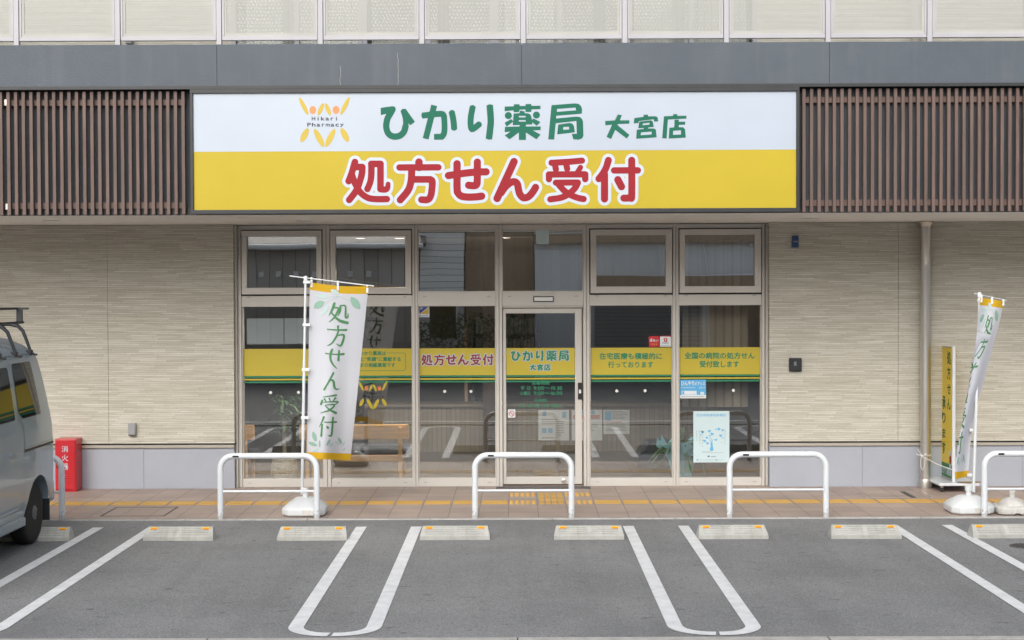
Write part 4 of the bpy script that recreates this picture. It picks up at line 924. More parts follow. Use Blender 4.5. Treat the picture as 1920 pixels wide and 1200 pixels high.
# navy stool, bouquet, blind, shelf, pillar
p, q = at(1197, 875, 1.5), at(1270, 875, 1.5)
o = empty('navy_ottoman', ((p.x+q.x)/2, 1.75, 0), 0, 'dark navy ottoman on the floor right of the door', 'ottoman'); h = (q.x-p.x)/2
bx('base', M['navy'], o, -h, h, -.22, .25, .01, .17, .015); MB().prism([(-h, .175), (h, .175), (h-.07, .33), (-h+.13, .33)], 'Y', -.22, .25).build('cushion', M['navy'], o, bevel=.02)
def bouquet():
    p = at(1275, 880, .3); o = empty('bouquet', (p.x+.02, .35, 0), 0, 'plant bouquet wrapped in pale blue paper behind the rightmost window', 'bouquet')
    rings = []
    for z, r_ in ((0, .11), (.12, .12), (.24, .15), (.36, .22), (.46, .30)):
        rings.append([((r_*(1+.13*math.sin(k*5.3)))*math.cos(k/18*2*math.pi), (r_*(1+.10*math.sin(k*3.7)))*math.sin(k/18*2*math.pi)*.8, z + (.07*math.sin(k*2.9) if z > .4 else 0)) for k in range(18)])
    MB().rings(rings, cap=False).build('wrapping', M['wrap'], o, fix=False)
    mb = MB(); rr = random.Random(9)
    for i in range(46):
        a = rr.uniform(0, 6.28); e = rr.uniform(.3, 1.3); frond(mb, (0, 0, rr.uniform(.25, .5)), (math.cos(a)*math.cos(e), math.sin(a)*math.cos(e), math.sin(e)), rr.uniform(.3, .55), .05, 7, .8)
    mb.build('foliage', M['leaf'], o, fix=False)
bouquet()
p, q = at(1280, 650, .5), at(1402, 650, .5)
o = tag(MB().box(p.x, q.x, .5, .52, .85, 2.8).build('wooden_blind', M['blind']), 'brown vertical blind hanging behind the rightmost window', 'blind')
# shelf of binders
p = at(888, 650, 4.2); q = at(1012, 650, 4.2)
o = empty('shelf', (p.x, 4.2, 0), 0, 'dark shelf of grey binders standing at the back of the shop', 'shelf')
Wd = q.x-p.x; MB().box(0, Wd, 0, .3, 1.28, 1.30).box(0, Wd, 0, .3, 1.58, 1.60).box(0, Wd, 0, .3, 1.88, 1.9).box(-.02, 0, 0, .3, 0, 1.9).box(Wd, Wd+.02, 0, .3, 0, 1.9).box(0, Wd, .3, .31, 0, 1.9).build('frame', M['darkwood'], o)
rr = random.Random(3)
for zz in (1.301, 1.601):
    x = .03
    while x < Wd-.08:
        w_ = rr.uniform(.03, .055); hh = rr.uniform(.2, .25); b_ = MB().box(x, x+w_, .03, .28, zz, zz+hh).build('binder', M['grey'] if rr.random() < .5 else M['printgrey'], o); x += w_+.008
o = tag(bx('brown_pillar', M['darkwood'], None, at(905, 600, 3.2).x, at(929, 600, 3.2).x, 3.2, 3.4, 0, 2.835), 'dark brown pillar inside the shop left of the door', 'pillar')
o = tag(bx('wooden_post', M['brownwall'], None, at(870.5, 600, 4.1).x, at(876.5, 600, 4.1).x, 4.1, 4.15, 0, 1.72), 'thin brown wooden post behind the third window', 'post')

# ---- posters and stickers on the glass
def alarm(o, W, H):
    MB().add([(-.44*W, -.0028, .44*H), (.40*W, -.0028, .44*H), (-.44*W, -.0028, -.2*H)], [(0, 1, 2)]).build('blue_mark', M['skyblue'] if False else M.setdefault('deepblue', mat('print_deep_blue', (.02, .04, .30), .5)), o, fix=False)
    MB().add([(.44*W, -.0028, .42*H), (.44*W, -.0028, -.22*H), (-.42*W, -.0028, -.22*H)], [(0, 1, 2)]).build('yellow_mark', M['logoyellow'], o, fix=False)
    mb = MB(); fit_text(mb, 'ALSOK', (-.42*W, .42*W, -.44*H, -.29*H), lambda a, b: (a, -.0030, b), .03); mb.build('lettering', M['deepblue'], o, fix=False)
    rects(o, 'small_print', 'paper', [(.1, .38, .1, .13), (.1, .42, .17, .2), (.1, .3, .24, .27)], W, H, -.0034)
sheet(785.5, 804.8, 574.8, 594.5, GY0-.001, 'small blue and yellow security company sticker in the top corner of the third window', 'sticker', alarm, name='security_sticker', th=.0015)
def payd(o, W, H):
    mb = MB(); lay(mb, march([[[(-.5+.16*(1-math.cos(t)) if i < 2 else 0, 0) for i, t in enumerate([0])]]] if False else [dict(p=[(-.3, -.3), (.3, -.3), (.3, .3), (-.3, .3), (-.3, -.3)], r=.2, s=False), [[(-.3, -.3), (.3, -.3), (.3, .3), (-.3, .3)]]], .03), lambda a, b: (a*W, -.0028, b*H)); mb.build('red_square', M.setdefault('payred', mat('print_red', (.55, .02, .03), .5)), o, fix=False)
    mb = MB(); fit_text(mb, 'd', (-.42*W, -.18*W, -.02*H, .28*H), lambda a, b: (a, -.0034, b), .05); fit_text(mb, '払い', (-.12*W, .42*W, -.02*H, .22*H), lambda a, b: (a, -.0034, b), .03); mb.build('lettering', M['paper'], o, fix=False)
    mb = MB()
    for u in (-.22, 0, .22): mb.lathe([(.06*W, 0), (.06*W, -.0008)], (u*W, -.003, -.25*H), 12, axis='Y')
    mb.build('yellow_dots', M['logoyellow'], o)
def clear(o, W, H): pass
p_ = sheet(1216.5, 1236, 630.3, 650.2, GY0-.001, 'small red square payment sticker left of the white one in the fifth window', 'sticker', payd, m='payred' if 'payred' in M else 'redcab', name='payment_sticker', th=.0015)
def payp(o, W, H):
    rects(o, 'red_edge', 'payred', [(0, 1, 0, .07)], W, H); rects(o, 'red_logo', 'payred', [(.36, .66, .22, .56)], W, H)
    mb = MB(); fit_text(mb, 'P', (-.06*W, .07*W, -.02*H, .22*H), lambda a, b: (a, -.0036, b), .06); mb.build('logo_letter', M['paper'], o, fix=False)
    mb = MB(); fit_text(mb, 'PayPay', (-.28*W, .28*W, -.24*H, -.1*H), lambda a, b: (a, -.0030, b), .03); mb.build('lettering', M['ink'], o, fix=False)
    rects(o, 'small_print', 'filmgreen', [(.1, .9, .88, .91)], W, H)
sheet(1237.5, 1258, 629.6, 650, GY0-.001, 'small white payment sticker with a red logo in the fifth window', 'sticker', payp, name='payment_sticker', th=.0015)
def nosmoke(o, W, H):
    mb = MB(); q = [(.38*math.cos(t/24*6.2832)*W*.9, (.38*math.sin(t/24*6.2832))*W*.9-.04*H) for t in range(25)]
    mb2 = march([dict(p=[(a, b, .045*W) for a, b in q], s=False), S(.04*W, (-.22*W, .18*H), (.22*W, -.24*H))], .03*W); lay(mb, mb2, lambda a, b: (a, -.0028, b)); mb.build('ban_sign', M['payred'], o, fix=False)
    rects(o, 'cigarette', 'printgrey', [(.28, .72, .52, .58)], W, H, -.0022); rects(o, 'small_print', 'printgrey', [(.15, .85, .05, .1)], W, H)
sheet(952.7, 966, 767.3, 783, GY0-.001, 'small white no smoking sticker low on the sliding door', 'sticker', nosmoke, name='no_smoking_sticker', th=.0015)
def oasis(o, W, H):
    rects(o, 'blue_ground', 'skyblue', [(0, 1, 0, .82)], W, H, -.0024)
    mb = MB(); fit_text(mb, 'ひんやり', (-.46*W, .04*W, .18*H, .44*H), lambda a, b: (a, -.0032, b), .03); fit_text(mb, 'オアシス', (.06*W, .46*W, .19*H, .38*H), lambda a, b: (a, -.0032, b), .03); fit_text(mb, 'スポット', (.22*W, .46*W, .02*H, .12*H), lambda a, b: (a, -.0032, b), .03); mb.build('lettering', M['paper'], o, fix=False)
    rects(o, 'white_panel', 'paper', [(.06, .64, .6, .8), (.04, .6, .42, .44), (.78, .92, .66, .8)], W, H, -.003)
    rects(o, 'small_print', 'printgrey', [(.06, .94, .9, .93)], W, H); rects(o, 'blue_mark', 'skyblue', [(.09, .16, .62, .78)], W, H, -.0036)
sheet(1275, 1323.8, 711.8, 746.8, GY0-.001, 'small blue and white poster with large wavy lettering high in the rightmost window', 'poster', oasis, name='poster', th=.0015)
def heartp(cx, cy, s, a=0):
    pts = []
    for i in range(20):
        t = i/20*6.2832; x_ = 16*math.sin(t)**3; y_ = -(13*math.cos(t)-5*math.cos(2*t)-2*math.cos(3*t)-math.cos(4*t))
        pts.append((cx+s*(x_*math.cos(a)-y_*math.sin(a))/16, cy+s*(x_*math.sin(a)+y_*math.cos(a))/16))
    return [pts]
def consult(o, W, H):   # drawn in the enlarged 706x1200 frame, poster spans x 212-690, y 500-1178
    fn = lambda y: (lambda a, b: (((a-212)/478-.5)*W, y, (.5-(b-500)/678)*H))
    hs_ = [(333,777,22,.2),(425,764,22,-.1),(460,803,23,.3),(391,851,18,.1),(361,894,21,.4),(400,926,20,.2),(515,880,18,-.3),(550,737,22,.3),(513,741,12,0),(572,825,20,.5),(603,750,16,.2),(312,813,10,.5),(430,824,12,0),(603,852,10,.3)]
    mb = MB(); shp = [heartp(*h_) for h_ in hs_] + [S(3, (455,930),(452,880),(430,830)), S(3,(455,930),(415,860)), S(3,(460,930),(470,880),(510,880)), dict(p=[(455,1005,24),(456,960,13),(455,935,15)])]
    lay(mb, march(shp, 5), fn(-.0028)); mb.build('heart_tree', M.setdefault('heart', mat('print_heart_blue', (.13, .42, .70), .6)), o, fix=False)
    mb = MB(); F_ = flip(fn(-.0028)); fit_text(mb, '性犯罪被害相談電話', (253, 645, -572, -534), F_, .02); mb.build('heading', M['paleblue'], o, fix=False)
    mb = MB()
    for txt, x_, y0, st in (('あなたのせい', 632, 752, 34), ('助けたい', 592, 750, 50), ('まずは相談して', 297, 755, 29), ('一人で悩まず', 333, 760, 38), ('みませんか', 258, 757, 29)):
        for j, ch in enumerate(txt): fit_text(mb, ch, (x_-9, x_+9, -(y0+j*st+20), -(y0+j*st)), F_)
    mb.build('lettering', M['printgrey'], o, fix=False)
    rects(o, 'small_print', 'printgrey', [(.24, .5, .785, .79), (.24, .82, .81, .815), (.48, .62, .88, .895), (.14, .55, .95, .955), (.65, .82, .95, .955)], W, H)
    mb = MB(); lay(mb, march([heartp(414, 1098, 15), circ(264, 1145, 8), circ(512, 1145, 8)], 3), fn(-.0028)); mb.build('emblem', M.setdefault('deepblue2', mat('print_navy', (.03, .12, .2), .6)), o, fix=False)
sheet(1300, 1367.5, 770.8, 867, GY0-.001, 'tall pale poster with a tree of blue hearts low in the rightmost window', 'poster', consult, m='paperteal', name='poster', th=.0015)

# ================================================================== SHOP SIGN
SGN = empty('shop_sign', (-.21, -2.6, 3.0), 0, 'wide white and yellow pharmacy sign with green and red lettering under the grey band', 'shop sign')
def inv(o, ob):
    ob.location = -Vector(o.location); return ob
SYF = -2.605; sx0, sx1, sz0, sz1 = -3.113, 2.688, 3.013, 4.131
zm = (at(968, 282.3, SYF).z)
inv(SGN, MB().box(sx0-.03, sx1+.03, -2.625, -2.535, sz1+.001, sz1+.040).box(sx0-.03, sx1+.03, -2.625, -2.535, sz0-.04, sz0-.001).box(sx0-.03, sx0-.001, -2.625, -2.535, sz0-.001, sz1+.001).box(sx1+.001, sx1+.03, -2.625, -2.535, sz0-.001, sz1+.001).build('frame', M['black'], SGN, bevel=.003))
inv(SGN, MB().box(sx0, sx1, -2.604, -2.54, zm, sz1).build('white_panel', M['signwhite'], SGN))
inv(SGN, MB().box(sx0, sx1, -2.6042, -2.54, sz0, zm-.0005).build('yellow_panel', M['signyellow'], SGN))
SF = spx(SYF, -.001); SF2 = spx(SYF, -.0022)
mb = MB(); glyphs(mb, GR, ks, 700, 180, SF, 0, 7); inv(SGN, mb.build('green_lettering', M['green'], SGN, fix=False))
mb = MB(); glyphs(mb, OMIYA, ks, 1110, 180, SF, 0, 7); inv(SGN, mb.build('green_lettering', M['green'], SGN, fix=False))
mb = MB(); sign_red(mb, SF, 1., 645, 295, 56, 0, 8); inv(SGN, mb.build('letter_outline', M['letwhite'], SGN, fix=False))
mb = MB(); sign_red(mb, SF2, 1., 645, 295, 0, 0, 7); inv(SGN, mb.build('red_lettering', M['red'], SGN, fix=False))
inv(SGN, logo(SGN, 1/10.907, 540, 170, SF, M['logoyellow'], M['orange'], M['ink']))

# ================================================================== HOOP BARRIERS
def hoop():
    o = empty('hoop_barrier', (0, 0, 0)); r = .0295; W_, H_, R = .5-r, .648-r, .125
    pts = [(-W_, 0, -.05), (-W_, 0, H_-R)]
    for k in range(1, 9): t = math.pi - k/8*math.pi/2; pts.append((-W_+R+R*math.cos(t), 0, H_-R+R*math.sin(t)))
    pts.append((0, 0, H_))
    for k in range(0, 9): t = math.pi/2 - k/8*math.pi/2; pts.append((W_-R+R*math.cos(t), 0, H_-R+R*math.sin(t)))
    pts.append((W_, 0, -.05))
    MB().tube(pts, r, 20).build('hoop', M.setdefault('hooppaint', mat('hoop_paint', (.7, .7, .7), .28, coat=.2, nodes=chipped)), o, smooth=True)
    MB().tube([(-W_+r*.8, 0, .272), (W_-r*.8, 0, .272)], .0125, 12).build('cross_bar', M['whitepaint'], o, smooth=True)
    MB().box(-.345, -.285, -r-.0015, -r+.006, H_-.011, H_+.009).build('name_plate', M['black'], o, bevel=.003)
    return o
h0 = hoop()
hl = ['white hoop barrier at the far left, half hidden behind the grey van', 'white hoop barrier around the white base of the front banner', 'white hoop barrier standing in front of the glass sliding door',
      'white hoop barrier in front of the heart tree poster window', 'white hoop barrier cut off by the right edge beside the leaning banner']
for i, xc in enumerate((-4.93, -2.437, .052, 2.537, 5.022)):
    c = h0 if i == 0 else copy_tree(h0)
    c.location = (xc, -2.462, 0); tag(c, hl[i], 'barrier', 'white hoop barriers along the kerb')

# ================================================================== WHEEL STOPS
def wheel_stop():
    o = empty('wheel_stop', (0, 0, 0)); L = .315
    A, B = Vector((0, .034)), Vector((.105, .108)); d = (B-A); dn = Vector((d.y, -d.x)).normalized()*.005
    prof = [(0, 0), tuple(A)]; gro = [(0, 0), tuple(A)]
    for t0 in (.16, .38, .60, .80):
        for t, s in ((t0, 0), (t0+.01, 1), (t0+.085, 1), (t0+.095, 0)):
            p = A+d*t + dn*s; gro.append(tuple(p))
    end = [tuple(B), (.15, .108), (.17, .02), (.17, 0)]
    def ring(x, P, sh_=0.):
        return [(x - math.copysign(sh_*max(0, p[1]-.03)/.08, x), p[0], p[1]) for p in P]
    full = prof+end
    m = MB(); m.rings([ring(-L, full, .022), ring(-L+.05, full)]); m.rings([ring(-.018, full), ring(.018, full)]); m.rings([ring(L-.05, full), ring(L, full, .022)])
    for a, b in ((-L+.05, -.018), (.018, L-.05)): m.rings([ring(a, gro+end), ring(b, gro+end)])
    m.build('block', M['concrete'], o)
    for s in (-1, 1):
        p = A+d*.86; q = MB().box(-.034, .034, -.012, .012, 0, .009).build('reflector', M['stickery'], o, bevel=.003); q.location = (s*.235, p.x, p.y-.003); q.rotation_euler[0] = math.atan2(d.y, d.x)
        q2 = MB().box(-.026, .026, -.0135, .004, .002, .0105).build('orange_lens', M['sticker'], q); q2.location = (0, 0, 0)
    return o
ws = wheel_stop()
wl = ['concrete wheel stop half hidden behind the rear tyre of the grey van', 'concrete wheel stop touching the top of the long white line in the left bay', 'concrete wheel stop in the left bay below the front banner base',
      'concrete wheel stop touching the left hairpin marking, in the middle bay', 'concrete wheel stop in the middle bay below the right leg of the door barrier', 'concrete wheel stop below the left leg of the barrier by the heart poster window',
      'concrete wheel stop touching the slanting line at the right bay', 'concrete wheel stop cut off by the right edge of the picture', 'concrete wheel stop under the grey van, farthest left']
for i, x0 in enumerate((-4.347, -3.053, -1.849, -.568, .637, 1.932, 3.12, 4.39, -5.55)):
    c = ws if i == 0 else copy_tree(ws)
    c.location = (x0, -3.685+(0, .006, -.008, .004, -.003, .007, -.006, .003, 0)[i], -.009); c.rotation_euler[2] = rad((.4, -.5, .3, .6, -.4, .2, -.8, .5, 0)[i]); tag(c, wl[i], 'wheel stop', 'concrete wheel stops in the parking bays')

# ================================================================== BANNERS
def uv1(px, py):
    u = .5
    for _ in range(4):
        v = (py-529-8*u)/(331-5*u); u = (px-(581-6*v))/(110-28*v)
    return u, v
def map1(u, v):
    px = 581-6*v + u*(110-28*v); py = 529+8*u+3*math.sin(math.pi*u)*(1-v) + v*(331-5*u)
    Y = -2.125 + .02*math.sin(u*5+v*3) + .32*v*u*u + .035*math.sin(u*9+1.2)*(.35+.65*v) + .05*math.sin(v*5.5)*u
    return at(px, py, Y), Y
R1 = [(1833+5, 1883, 558, 565, 0.), (1833, 1872.5, 609, 612, .16), (1826.5, 1862, 650, 650, .28), (1821, 1852, 687, 687, .39), (1816, 1843, 723, 723, .5), (1809, 1831, 760, 760, .61), (1803, 1824, 797, 797, .72), (1796, 1819.5, 833, 833, .82), (1791, 1817, 870, 870, .92), (1790, 1816, 899, 893, 1.)]
vv_ = [r_[4] for r_ in R1]
def map2(u, v):
    L_, R_, yl, yr = [float(np.interp(v, vv_, [r_[k] for r_ in R1])) for k in range(4)]
    u0 = .56*min(1, max(0, (v-.2)/.22)) * (1 if v < .6 else 1-(v-.6)/.4*.45)
    if u >= u0: t = (u-u0)/(1-u0); px = L_+(R_-L_)*t; Y = -2.25 + .16*t + .02*math.sin(t*6+v*4)
    else: t = (u0-u)/max(u0, .01); px = L_+(R_-L_)*.75*t; Y = -2.25 + .05*t + .12*min(1, u0*3)*math.sin(min(1, t)*1.57)+.0
    py = yl+(yr-yl)*min(1, max(0, (px-L_)/(R_-L_)))
    return at(px, py, Y), Y
BR = [ # brush strokes (x, y, r): first drawing frame
 dict(f=0, st=[[(955,722,13),(930,790,11),(903,838,3)], [(940,762,6),(992,765,8),(986,800,10),(950,860,8),(903,902,3)], [(925,805,5),(960,850,10),(1010,888,13),(1080,910,13)], [(1012,745,9),(1010,790,9),(988,842,4)], [(1015,745,6),(1060,748,7),(1062,852,10),(1084,852,7),(1086,820,3)],
   [(990,942,11),(990,965,8)], [(888,972,5),(980,977,7),(1070,978,10)], [(995,985,8),(972,1045,9),(930,1105,7),(888,1130,3)], [(975,1032,5),(1045,1027,10),(1032,1100,11),(1010,1130,9),(978,1112,4)]]),
 dict(f=1, st=[[(935,122,7),(1040,132,6),(1132,128,12)], [(1005,80,13),(985,140,13),(1000,220,11),(1056,286,4)], [(1082,90,9),(1073,195,12)], [(1020,335,10),(970,430,10),(918,520,10)], [(962,443,4),(1000,412,8),(1022,436,13),(1030,490,12),(1053,516,8),(1083,510,4)],
   [(908,602,4),(1050,580,10)], [(922,625,10),(940,650,5)], [(975,617,9),(984,643,5)], [(1042,611,10),(1015,646,4)], [(897,640,10),(884,680,12)], [(897,660,4),(1065,652,8),(1040,682,5)], [(930,690,4),(1030,686,9),(980,742,9),(878,778,3)], [(930,697,5),(980,742,9),(1045,775,14)],
   [(915,822,11),(892,880,7),(865,932,3)], [(897,905,9),(887,1028,11)], [(920,879,5),(1050,876,10)], [(1015,828,10),(1002,1000,11),(985,1030,9),(963,1020,3)], [(945,922,6),(958,938,14)]])]
FR_ = [(440, 425, 1/5.106), (450, 640, 1/5.818)]
def brush_shapes():
    out = []
    for g_ in BR:
        ox, oy, k_ = FR_[g_['f']]
        for st in g_['st']: out.append([(ox+a*k_, oy+b*k_, r_*k_) for a, b, r_ in st])
    return out
def leaf_sh(f, cx, cy, hl_, hw, an):
    ox, oy, k_ = [(440, 425, 1/5.106), (450, 740, 1/5.818)][f]
    pts = []
    for i in range(20):
        t = i/20*2*math.pi; a, b = hl_*math.cos(t), hw*math.sin(t)*abs(math.sin(t))**.5
        pts.append((ox+(cx+a*math.cos(an)-b*math.sin(an))*k_, oy+(cy+a*math.sin(an)+b*math.cos(an))*k_))
    return [pts]
LV1 = [leaf_sh(0,840,657,62,22,.05), leaf_sh(0,865,790,62,22,-1.0), leaf_sh(0,960,612,48,22,.5), leaf_sh(1,828,605,38,15,-.4), leaf_sh(1,995,548,34,13,-.8), leaf_sh(1,1058,525,34,13,.7), leaf_sh(1,1130,535,32,8,-1.1), leaf_sh(1,1135,597,24,10,-.8),
       [[(440+a/5.106, 425+b/5.106) for a, b in r_] for r_ in [[(900,660),(1000,650),(1110,700),(1108,704),(1000,656),(900,665)]]], [[(440+a/5.106, 425+b/5.106) for a, b in r_] for r_ in [[(850,720),(1000,652),(1003,657),(852,725)]]]]
LV2 = [leaf_sh(0,807,738,58,32,-.6), leaf_sh(0,1155,722,74,34,.95), leaf_sh(1,812,455,58,24,1.25), leaf_sh(1,795,537,50,19,.3), leaf_sh(1,870,535,42,9,1.55), leaf_sh(1,965,520,40,15,-1.1), leaf_sh(1,1090,500,40,16,1.1)]
print_shapes = None
def banner(name, mp, lab, pole, bar, base, clips_, hooks):
    o = empty('banner', base, 0, lab, 'banner', 'banners on white weighted bases')
    def L(ob): ob.location = -Vector(base); return ob
    nu, nv = 24, 60
    def part(v0, v1, nm, m, n):
        mb = MB(); vs = []; fs = []
        for j in range(n+1):
            for i in range(nu+1):
                p, Y = mp(i/nu, v0+(v1-v0)*j/n); vs.append(p)
        for j in range(n):
            for i in range(nu): fs.append((j*(nu+1)+i, j*(nu+1)+i+1, (j+1)*(nu+1)+i+1, (j+1)*(nu+1)+i))
        mb.add(vs, fs); return L(mb.build(nm, m, o, smooth=True, fix=False))
    part(.0, .043, 'yellow_edge', M['clothyellow'], 3); c = part(.043, .962, 'cloth', M['cloth'], nv); part(.962, 1., 'yellow_edge', M['clothyellow'], 3)
    def prt(shapes, m, nm, dy, step=.55):
        mb = MB()
        def fn(a, b):
            u, v = uv1(a, b); p, Y = mp(u, v); d = (p-CAM).normalized(); return tuple(p + Vector((0, dy, 0)))
        for sh_ in shapes: lay(mb, march([sh_] if not isinstance(sh_, dict) else [sh_], step, 0, 5), fn)
        q = mb.build(nm, m, c, fix=False); return q
    br = [dict(p=s_, s=True) for s_ in brush_shapes()]
    # union per character set so strokes never overlap
    def uni(shapes, m, nm, dy):
        mb = MB()
        def fn(a, b):
            u, v = uv1(a, b); p, Y = mp(u, v); return tuple(p + Vector((0, dy, 0)))
        lay(mb, march(shapes, .55, 0, 5), fn); return mb.build(nm, m, c, fix=False)
    uni(br, M['brush'], 'lettering', -.004); uni(br, M['brush'], 'lettering', .004)
    uni(LV1, M['leaf1'], 'leaf_print', -.003); uni(LV2, M['leaf2'], 'leaf_print', -.0045)
    L(MB().tube([pole[0], pole[1]], .0125, 14).tube([Vector(pole[0])+Vector((0, 0, .0)), Vector(pole[0]).lerp(Vector(pole[1]), .62)], .015, 14).build('pole', M['plastic'], o, smooth=True))
    L(MB().tube([bar[0], bar[1]], .0065, 10).build('cross_bar', M['plastic'], o, smooth=True))
    t = Vector(pole[1]); L(MB().lathe([(.02, -.03), (.02, .012), (.014, .02)], tuple(t), 14).build('cap', M['plastic'], o, smooth=True))
    for u, v in hooks:
        p, Y = mp(u, v); q = Vector(bar[0]).lerp(Vector(bar[1]), .20+.77*u)
        L(MB().box(p.x-.011, p.x+.011, p.y-.006, p.y+.006, p.z-.03, q.z+.01).build('hook', M['plastic'], o, bevel=.003))
    for z, dx in clips_:
        f_ = (z-pole[0][2])/(pole[1][2]-pole[0][2]); q = Vector(pole[0]).lerp(Vector(pole[1]), f_)
        L(MB().box(q.x-.022, q.x+dx, q.y-.015, q.y+.015, z-.014, z+.014).build('clip', M['plastic'], o, bevel=.003))
    # weighted base: chamfered octagonal tank with socket
    def octo(hx, hy, c_, z): return [(hx-c_, -hy, z), (hx, -hy+c_, z), (hx, hy-c_, z), (hx-c_, hy, z), (-hx+c_, hy, z), (-hx, hy-c_, z), (-hx, -hy+c_, z), (-hx+c_, -hy, z)]
    tk = MB().rings([octo(.195, .195, .06, .004), octo(.212, .212, .068, .02), octo(.214, .214, .068, .075), octo(.185, .185, .06, .105), octo(.10, .10, .05, .165), octo(.085, .085, .042, .17)]).build('base_tank', M['plastic'], o, bevel=.006, smooth=True)
    MB().box(.0, .085, -.2155, -.2145, .02, .07).build('tank_panel', M['oldplastic'], tk)
    MB().lathe([(.030, .165), (.026, .215)], seg=8).lathe([(.037, .2151), (.037, .262), (.03, .266)], seg=8).build('socket', M['plastic'], o, smooth=False)
    return o
b1 = (-2.122, -2.15, 0)
pt = at(573, 521, -2.13); pl = (-2.155, -2.15, .20)
banner('banner', map1, 'white banner with green brush lettering, fully open, left of the middle of the shop front', (pl, tuple(pt)), (tuple(at(543, 517.5, -2.12)), tuple(at(701, 536.5, -2.12))), b1,
       [(at(0+572, 529, -2.13).z, .05), (at(572, 609, -2.13).z, .055), (at(570, 693, -2.13).z, .055), (at(568, 783, -2.13).z, .055)], [(.03, .01), (.48, .01), (.985, .02)])
b2 = (4.49, -2.15, 0)
pt = at(1836.5, 552, -2.12); pb = at(1823, 905, -2.15)
pl2 = Vector(pb)
banner('banner', map2, 'white banner blown narrow and twisted, beside the drainpipe at the right', ((4.54, -2.15, .2), tuple(pt)), (tuple(at(1827, 550.5, -2.14)), tuple(at(1887, 563.5, -1.72))), b2,
       [(at(1830, 806, -2.13).z, -.06), (at(1824, 890, -2.13).z, -.07), (at(1836, 563, -2.13).z, .02)], [(.05, .01), (.5, .01), (.97, .01)])
# empty weathered base
def octo2(hx, hy, c_, z): return [(hx-c_, -hy, z), (hx, -hy+c_, z), (hx, hy-c_, z), (hx-c_, hy, z), (-hx+c_, hy, z), (-hx, hy-c_, z), (-hx, -hy+c_, z), (-hx+c_, -hy, z)]
o = empty('weighted_base', (4.90, -2.22, 0), 0, 'empty weathered off-white banner base with round domed top by the right edge', 'banner base')
MB().rings([octo2(.16, .16, .04, .004), octo2(.175, .175, .045, .015), octo2(.18, .18, .045, .07), octo2(.15, .15, .04, .085)]).build('tank', M['oldplastic'], o, bevel=.006, smooth=True)
MB().lathe([(.135, .08), (.13, .10), (.10, .135), (.05, .155), (.028, .16), (.024, .20)], seg=24).lathe([(.033, .2001), (.033, .226)], seg=10).build('dome', M['oldplastic'], o, smooth=True)
MB().tube([(-.035, -.177, .0), (-.02, -.177, .018), (.02, -.177, .018), (.035, -.177, .0)], .006, 8).build('notch', M['black'], o)

# ================================================================== FIRE EXTINGUISHER CABINET
o = empty('extinguisher_cabinet', (-5.028, -.32, 0), 0, 'red steel fire extinguisher cabinet with white characters between the van and the wall', 'cabinet')
bx('body', M['redcab'], o, -.118, .118, -.10, .125, .012, .588, .006); bx('plinth', M['redcab'], o, -.112, .112, -.095, .12, 0, .011)
DO = MB().box(-.112, .104, -.109, -.1015, .03, .575).build('door', M['redcab'], o, bevel=.003)
bx('handle', M['black'], DO, -.098, -.084, -.116, -.1095, .27, .31, .002)
for k in range(4): MB().prism([(-.1095, .10+k*.024), (-.118, .104+k*.024), (-.1095, .116+k*.024)], 'X', -.045, .04).build('louvre', M['redcab'], DO)
mb = MB()
for k, ch in enumerate('消火器'):
    z1_ = .515-k*.098; fit_text(mb, ch, (-.040, .030, z1_-.072, z1_), lambda a, b: (a, -.1103, b), .008)
mb.build('lettering', M['letwhite'], DO, fix=False)

# ================================================================== WALL DEVICES
def dev(name, lab, cat, px0, px1, py0, py1, depth, m, bevel=.006):
    p, q = at(px0, py1, -.19), at(px1, py0, -.19); o = empty(name, ((p.x+q.x)/2, -.191, (p.z+q.z)/2), 0, lab, cat)
    W, H = (q.x-p.x)/2, (q.z-p.z)/2; bx('casing', m, o, -W, W, -depth, 0, -H, H, bevel); return o, W, H, depth
o, W, H, D = dev('outlet_box', 'small grey outlet box low on the left wall', 'outlet box', 242, 256, 793, 816, .05, M['greybox'])
bx('lid', M['greybox'], o, -W+.006, W-.006, -D-.008, -D-.0005, -H+.008, H-.03, .003); bx('lid_shadow_gap', M['black'], o, -W+.01, W-.01, -D-.003, -D-.0004, -H+.001, -H+.007)
o, W, H, D = dev('security_light', 'blue security beacon high on the right wall under the canopy', 'beacon', 1484.5, 1496.5, 442, 464, .05, M['bluebox'], .012)
bx('mount', M['greybox'], o, -W-.004, W+.004, -.012, -.001, -H-.012, H+.004, .003); MB().box(-W+.01, W-.01, -D-.003, -D-.0005, -.01, .008).build('lens', M['grey'], o, bevel=.001)
o, W, H, D = dev('card_reader', 'square black card reader box at mid height on the right wall', 'card reader', 1479, 1502, 671, 696, .045, M['black'], .006)
bx('cover', M['black'], o, -W+.01, W-.01, -D-.008, -D-.0005, -H+.012, H-.012, .004); MB().box(-W*.3, W*.1, -D-.0095, -D-.0085, -.01, .035).build('window', M['grey'], o)
o, W, H, D = dev('hook_bracket', 'small dark hook bolt at the base of the right wall', 'hook', 1435.4, 1440, 829, 835, .03, M['black'], .002) if False else (None, 0, 0, 0)
# junction box of the terrace
o = bx('junction_box', M['greybox'], BL, at(238, 80, -.2).x, at(250, 80, -.2).x, -.27, -.2, at(240, 84, -.2).z, at(240, 72, -.2).z, .01)
bx('terrace_pipe', M['steel'], BL, at(1711, 72, -.4).x, at(1727, 72, -.4).x, -.40, -.33, 4.57, 7.3, .02)

